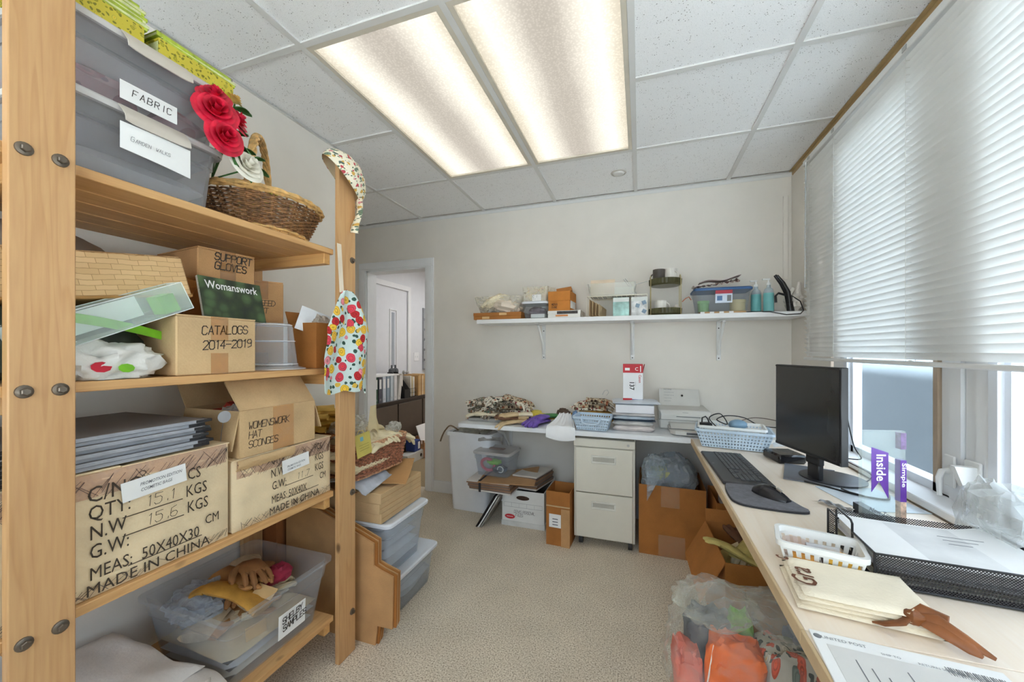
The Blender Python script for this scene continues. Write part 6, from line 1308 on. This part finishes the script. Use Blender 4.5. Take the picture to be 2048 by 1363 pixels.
# ---------------------------------------------------------------- under the desks
FC = mat('cabinet_putty', (224, 219, 204), .4, .012)
fc = T('file_cabinet', 'putty coloured two drawer file cabinet on castors under the white desk', 'cabinet', (-.216, 2.705, 0))
w_, d = .188, .265
G().box(-w_, w_, -d+.02, d, .055, .690, .003).build('carcass', FC, fc)
G().box(-w_, w_, -d+.004, -d+.02, .640, .690, .002).build('top_rail', FC, fc)
for z0, z1 in ((.352, .634), (.066, .346)):
    dr = G().box(-w_+.014, w_-.014, -d, -d+.02, z0, z1, .003).build('drawer', FC, fc)
    hz = z1-.068
    g = G().box(-.075, .075, -d-.008, -d, hz+.012, hz+.024, .003).box(-.075, .075, -d-.006, -d, hz-.026, hz-.014, .002).box(-.075, -.065, -d-.006, -d, hz-.014, hz+.012, .002).box(.065, .075, -d-.006, -d, hz-.014, hz+.012, .002)
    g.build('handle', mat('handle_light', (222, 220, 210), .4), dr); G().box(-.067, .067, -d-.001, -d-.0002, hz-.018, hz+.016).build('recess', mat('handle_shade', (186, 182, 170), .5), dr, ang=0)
G().lathe([(0, 0), (.008, 0), (.008, .004), (0, .004)], 16).build('lock', CHROME, fc, (w_-.04, -d+.004, .664), (pi/2, 0, 0))
for x in (-w_+.04, w_-.03):
    for y in (-d+.06, d-.06): G().tube([(-.012, 0, .027), (.012, 0, .027)], .027, 16).build('castor', DARK, fc, (x, y, 0))
# waste bin
wb_ = T('waste_bin', 'tall pale grey plastic bin standing by the doorway end of the desk', 'bin', (-1.255, 2.82, 0), R(-2))
GP = mat('bin_grey', (240, 241, 243), .45, .015)
def bring(k, z, o=0): return rrect(.315*k+.095*0+o+.06*(z/.6)+.0, (.24*k+.05*(z/.6)+o), .035, z, 6)
G().loft([bring(1, 0), bring(1, .03), bring(1, .585), bring(1, .585, .022), bring(1, .612, .024), bring(1, .612, -.012), bring(1, .58, -.012), bring(1, .012, -.016)], True, True).build('body', GP, wb_, ang=30)
o = G().sheet(14, 8, lambda u, v: (-.14+.3*u, -.09+.16*v, .01+.03*abs(noise.noise(V((u*7, v*6, 3))))+.012*sin(u*8)), .003).build('crumpled_bag', mat('sack_grey', (150, 150, 140), .7, .2, 20), None, (-1.27, 2.80, .592)); tag(o, 'crumpled grey packing heaped in the mouth of the tall bin', 'packing')
o = G().sheet(16, 5, lambda u, v: (.30*(u-.5), .02+.05*sin(u*10)*v, -.035*v-.015*abs(sin(u*6))+.01), .002).build('film_strip', mat('film_dull', (168, 164, 158), .6, .15, 20), None, (-1.12, 2.66, .600)); tag(o, 'grey film strip drooping over the front rim of the tall bin', 'film')
cable('brown strap hooked over the left rim of the tall bin', [(-1.36, 2.72, .62), (-1.42, 2.70, .655), (-1.46, 2.69, .62), (-1.485, 2.685, .575), (-1.50, 2.68, .53)], .006, mat('strap_brown', (120, 96, 70), .6), 'strap')
# white file box etc
BXW = mat('file_box_white', (228, 228, 224), .6, .02)
fb = T('file_box', 'white archive box with a hand hole and red oval label under the desk', 'box', (-.785, 2.765, 0))
a, b, h, q = .155, .19, .255, .004
G().box(-a, a, -b, b, 0, q).box(-a, a, -b, -b+q, q, h).box(-a, a, b-q, b, q, h).box(-a, -a+q, -b+q, b-q, q, h).box(a-q, a, -b+q, b-q, q, h).build('body', BXW, fb, ang=0)
G().box(-a-.004, a+.004, -b-.004, b+.004, 0, .035).build('base_tray', mat('file_box_base', (214, 214, 210), .6), fb, ang=0)
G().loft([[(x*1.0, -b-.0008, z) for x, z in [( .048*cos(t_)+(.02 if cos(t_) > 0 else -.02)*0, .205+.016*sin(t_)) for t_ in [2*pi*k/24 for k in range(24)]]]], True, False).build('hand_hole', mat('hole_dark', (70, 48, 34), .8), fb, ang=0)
for k in range(6): G().box(-.14+.056*k, -.1392+.056*k, -b-.0008, -b-.0003, .135, .165).build('rule', GREYINK, fb, ang=0)
for z in (.135, .165): G().box(-.14, .14, -b-.0008, -b-.0003, z, z+.001).build('rule', GREYINK, fb, ang=0)
hwrite(['DENIS PERSONAL', ' FILES'], (-.065, -b-.001, .095), FY, .020, .0016, PEN, fb, lead=1.2, adv=.68, seed=31)
g = G().loft([[(-.095+.038*cos(2*pi*k/28), -b-.0048, .068+.017*sin(2*pi*k/28)) for k in range(28)]], True, False); rl = g.build('red_label', mat('oval_red', (196, 44, 54), .5), fb, ang=0); G().box(-.118, -.072, -b-.0054, -b-.005, .0665, .0695).build('white_bar', PAPER, rl, ang=0)
o = G().box(-.145, .145, -.17, .17, 0, .002).build('black_sheet', BLACK, None, (-.785, 2.765, .225)); tag(o, 'black sheet covering the inside of the archive box', 'sheet')
o = G().blob((0, 0, 0), (.06, .03, .02), 14, 8, .3, 4, 3).build('black_cloth', mat('cloth_black', (24, 24, 26), .8), None, (-.77, 2.62, .236)); tag(o, 'black cloth at the front of the archive box', 'cloth')
SK = [card('folder_kraft', (186, 146, 104)), card('folder_brown', (150, 116, 90)), mat('folder_white', (218, 212, 204), .6, .04), card('folder_grey', (128, 112, 102))]
z = .2565
for i in range(9):
    m = SK[(2, 3, 1, 3, 1, 3, 1, 2, 0)[i]]; lab = ('white folder at the bottom of the left bundle on the archive box', 'grey folder second in the left bundle on the archive box', 'brown folder third in the left bundle on the archive box', 'grey folder fourth in the left bundle on the archive box', 'brown folder fifth in the left bundle on the archive box', 'grey folder sixth in the left bundle on the archive box', 'brown folder seventh in the left bundle on the archive box', 'white edged folder near the top of the left bundle on the archive box', 'wide kraft folder spread over the top of both bundles')[i]
    if i < 8: o = G().box(-.165, .155, -.13, .13, 0, .0085, .001).build('old_folder', m, None, (-.985+.003*(i % 3)-.004*i, 2.60+.004*(i % 2), z), (0, 0, R(-3+i*.5)), ang=0)
    else: o = G().sheet(10, 8, lambda u, v: (-.20+.40*u, -.15+.30*v, .004+.075*max(0, u-.45)*v), .005).build('old_folder', m, None, (-.90, 2.62, z), (0, 0, R(8)))
    tag(o, lab, 'folder', 'old folders on the archive box'); z += .0088
zt2 = z
z = .2565
for i in range(8):
    o = G().box(-.10, .10, -.13, .13, 0, .0105, .001).build('old_folder', SK[(2, 1, 3, 1, 3, 1, 3, 2)[i]], None, (-.755+.004*(i % 3), 2.73, z+.006*i*0), (0, R(-4), R(-14)), ang=0); tag(o, '%s folder, %s from the bottom of the right bundle on the archive box' % (('white', 'brown', 'grey', 'brown', 'grey', 'brown', 'grey', 'white')[i], ORD[i]) if i else 'white folder at the bottom of the right bundle on the archive box', 'folder', 'old folders on the archive box'); z += .0125
t = T('rubber_strap', 'dark strap round the left end of the old folder bundle', 'strap', (-1.07, 2.60, .2562)); G().box(-.008, .008, -.134, -.131, -.002, .083).box(-.008, .008, -.134, .13, .0735, .0765).build('band', DARK, t, ang=0)
ba = G().blob((0, 0, 0), (.1, .1, .1), 4, 4)
for i in range(3):
    o = G().box(-.004, .004, -.10, .10, 0, .27).build('leaning_board', (BLACK, PAPER, mat('board_dim', (150, 146, 140), .6))[i], None, (-1.10+.018*i, 2.572, .003), (0, R(31), 0), ang=0); tag(o, ('black board leaning against the archive box', 'white board leaning on the black one by the archive box', 'grey board nearest the archive box among the leaning boards')[i], 'board')
t = tote('storage_box', 'small clear lidded box of craft bits on the old folders under the desk', .295, .24, .165, (-1.01, 2.66, zt2+.004), R(-4), .86, clear('lid_clear', (222, 218, 214), .55, .2), BIN, rim=.006)
G().box(-.06, .06, -.02, .02, .177, .181).build('handle', mat('handle_mauve', (150, 130, 120), .5), t, ang=0)
o = G().tube([(.05*cos(2*pi*k/24), 0, .05*sin(2*pi*k/24)) for k in range(24)], .011, 8, True).build('pink_ring', mat('craft_pink', (206, 90, 110), .5), None, (-1.06, 2.60, zt2+.075), (R(20), 0, 0)); tag(o, 'pink ring at the left inside the small clear lidded box', 'ring')
o = G().blob((0, 0, 0), (.055, .03, .022), 14, 10, .3, 4, 4).build('green_bits', mat('craft_green', (120, 180, 50), .6, .2), None, (-1.01, 2.60, zt2+.10)); tag(o, 'lime green bits at the top of the small clear lidded box', 'bits')
o = G().blob((0, 0, 0), (.055, .05, .03), 14, 10, .3, 4, 5).build('grey_bits', mat('craft_grey', (70, 80, 92), .6, .2), None, (-.975, 2.62, zt2+.045)); tag(o, 'dark grey bits at the bottom of the small clear lidded box', 'bits')
o = G().tube([(.022*cos(2*pi*k/20), 0, .022*sin(2*pi*k/20)) for k in range(20)], .0035, 7, True).build('white_ring', PAPER, None, (-.955, 2.575, zt2+.055), (R(8), 0, 0)); tag(o, 'small white ring at the right inside the small clear lidded box', 'ring')
t = carton('cardboard_box', 'narrow tall open brown box with a white label beside the file cabinet', .155, .20, .345, (-.492, 2.50, 0), R(-3), CARDD, [('+x', .0, 0)], None, False, True)
for c in list(t.children):
    if c.name.startswith('flap'): bpy.data.objects.remove(c)
G().box(-.058, .02, -.1012, -.1004, .115, .20).build('label', PAPER, t, ang=0); G().box(.022, .078, -.106, -.1004, .0, .24).build('side_flap', CARD, t, ang=0); G().box(-.078, .078, -.104, -.1002, .248, .256).build('lip', CARDL, t, ang=0)
for k in range(3): G().box(-.036, .0, -.1018, -.1013, .13+.018*k, .136+.018*k).build('print_line', GREYINK, t, ang=0)
# big brown box with clear bags
t = carton('cardboard_box', 'large brown box overflowing with clear bags under the desk corner', .375, .36, .425, (.184, 2.66, 0), R(-1), CARDD, None, None, False, True)
g = G().box(-.06, .045, -.1812, -.1804, .30, .424).build('tape', TAPE, t, ang=0); G().box(-.075, .075, -.1812, -.1804, .0, .13).build('tape', TAPE, t, ang=0)
CLB = clear('bag_clear', (224, 230, 234), .16, .1, .8, 16)
t = T('clear_bag', 'bulging clear plastic bag rising out of the large brown box', 'bag', (.19, 2.64, .425)); G().blob((0, 0, .02), (.155, .145, .15), 26, 18, .18, 3, 50).build('film', CLB, t, ang=25); G().blob((-.11, -.10, .06), (.075, .06, .115), 16, 12, .3, 3, 52).build('fold', CLB, t, ang=20)
g = G().sheet(8, 10, lambda u, v: (-.15+.09*u*(1-v), -.185-.01*sin(v*3), .10-.19*v), .001); g.build('corner', CLB, t, ang=10)
o = G().blob((0, 0, 0), (.07, .06, .05), 16, 12, .3, 4, 55).build('yellow_bundle', mat('bundle_yellow', (206, 190, 100), .7, .2), None, (.14, 2.62, .47)); tag(o, 'yellow bundle seen inside the clear bag of the large brown box', 'bundle')
o = G().blob((0, 0, 0), (.12, .11, .11), 18, 12, .2, 4, 56).build('grey_bundle', mat('bundle_grey', (120, 124, 130), .8, .1), None, (.22, 2.66, .44)); tag(o, 'grey bundle filling the clear bag of the large brown box', 'bundle')
t = carton('cardboard_box', 'brown box standing behind the desk edge right of the large brown box', .30, .30, .40, (.555, 2.52, 0), R(0), CARDD, None, None, False, True)
o = G().box(-.10, .10, -.10, .10, 0, .06).build('paper_stack', PAPER, None, (.555, 2.52, .33)); tag(o, 'white papers in the brown box behind the desk edge', 'papers')
# open box of gloves under the birch desk
bx = carton('cardboard_box', 'open brown box of yellow gloves under the birch desk with its flap hanging out', .30, .40, .395, (.468, 1.93, 0), R(2), CARDD, [('-x', .20, R(-62)), ('+y', .06, R(80))], None, False, True)
for i, (x, y, z, r, m, lab) in enumerate(((.42, 1.84, .375, (.3, .4, 1.2), mat('glove_lemon', (206, 190, 116), .75, .1, 18, .2, 100), 'pale yellow glove on top in the open box under the birch desk'), (.44, 1.90, .385, (.2, -.3, -.6), MATS['glove_lemon'], 'pale yellow glove leaning to the rear of the open box under the birch desk'), (.50, 1.97, .37, (.1, .1, 2.4), GC, 'cream glove at the right in the open box under the birch desk'), (.46, 1.98, .37, (0, .2, .2), BRW, 'brown glove beneath the yellow ones in the open box under the birch desk'))):
    glove(lab, (x, y, z), r, m, m, 'gloves in the open box under the birch desk', i)
o = slab(.27, .36, .32, 120, .02, 14, 12, 5).build('folded_gloves', MATS['glove_lemon'], None, (.468, 1.93, .01), (0, 0, R(2))); tag(o, 'packed yellow gloves filling the open box under the birch desk', 'gloves')
# clear bag of coloured goods in a box by the pedestal
t = carton('cardboard_box', 'low brown box holding a clear bag of orange packs at the front of the picture', .34, .26, .13, (.325, 1.255, .0), R(-14), CARD, [('-x', .08, R(70))], None, False, True)
ORM = mat('cloth_orange', (236, 112, 44), .75, .06, 12, .1, 200); ORL = mat('cloth_coral', (224, 112, 90), .75, .08)
MX = floral('cloth_mixed', (196, 190, 178), [(226, 96, 66), (90, 96, 96), (226, 220, 206), (210, 110, 90), (120, 130, 120)], (76, 84, 80), 34, .8, .46, 2)
NV = mat('cloth_navy', (74, 86, 124), .8, .15, 16); GYC = mat('cloth_slate', (86, 88, 92), .8, .15, 20); LM = mat('cloth_lime', (130, 180, 70), .8, .15)
for i, (p, s, r, m, lab) in enumerate((((.235, 1.215, .11), (.15, .15, .30), (R(-10), R(5), R(-8)), ORM, 'bright orange folded cloth in the clear bag by the pedestal'), ((.15, 1.27, .11), (.08, .15, .23), (R(-6), R(-4), R(4)), ORL, 'coral folded cloth at the left of the clear bag by the pedestal'),
    ((.40, 1.25, .11), (.20, .17, .29), (R(-10), R(4), R(-6)), MX, 'mixed print cloth at the right of the clear bag by the pedestal'), ((.47, 1.36, .14), (.10, .12, .27), (0, 0, 0), NV, 'navy cloth at the far right of the clear bag by the pedestal'),
    ((.21, 1.37, .13), (.14, .10, .28), (0, 0, 0), GYC, 'slate grey cloth at the back of the clear bag by the pedestal'), ((.30, 1.375, .18), (.07, .08, .24), (0, 0, 0), LM, 'lime cloth at the back of the clear bag by the pedestal'), ((.46, 1.20, .06), (.12, .10, .22), (0, 0, R(10)), ORM, 'orange cloth low at the right of the clear bag by the pedestal'))):
    g = G().blob((0, 0, s[2]/2), (s[0]/2, s[1]/2, s[2]/2), 30, 22, .16, 3.2, 130+i, .45)
    o = g.build('folded_cloth', m, None, p, r); tag(o, lab, 'cloth')
    if i == 0: G().tube([(-.070, -.055, .02), (-.068, -.055, .10), (-.064, -.052, .19), (-.056, -.045, .285)], .008, 8, flat=.3).build('white_band', PAPER, o)
BG = clear('big_bag', (240, 241, 238), .03, .05, .9, 14, haze=.34, fw=.32)
t = T('clear_bag', 'large clear plastic bag of orange and printed cloth in the low brown box', 'bag', (.31, 1.285, .10)); G().blob((0, 0, .20), (.235, .185, .215), 48, 34, .13, 4.6, 61, .7).build('film', BG, t, ang=50); G().blob((-.09, .05, .36), (.12, .10, .055), 28, 18, .28, 3.4, 63).build('fold', BG, t, ang=50); G().blob((.09, .03, .37), (.10, .10, .05), 28, 18, .28, 3.4, 66).build('fold', BG, t, ang=50)
o = G().box(-.035, .035, -.03, .03, 0, .001).build('paper_label', PAPER, None, (.375, 1.125, .27), (R(60), R(8), R(-22))); tag(o, 'white paper label inside the front of the clear bag by the pedestal', 'label')
for k in range(4): G().box(-.028, .02, -.018+.010*k, -.0165+.010*k, .0011, .0014).build('print_line', GREYINK, o, ang=0)
G().lathe([(0, 0), (.008, 0), (.008, .0004), (0, .0004)], 12).build('print_mark', GREYINK, o, (-.02, -.012, .0012))
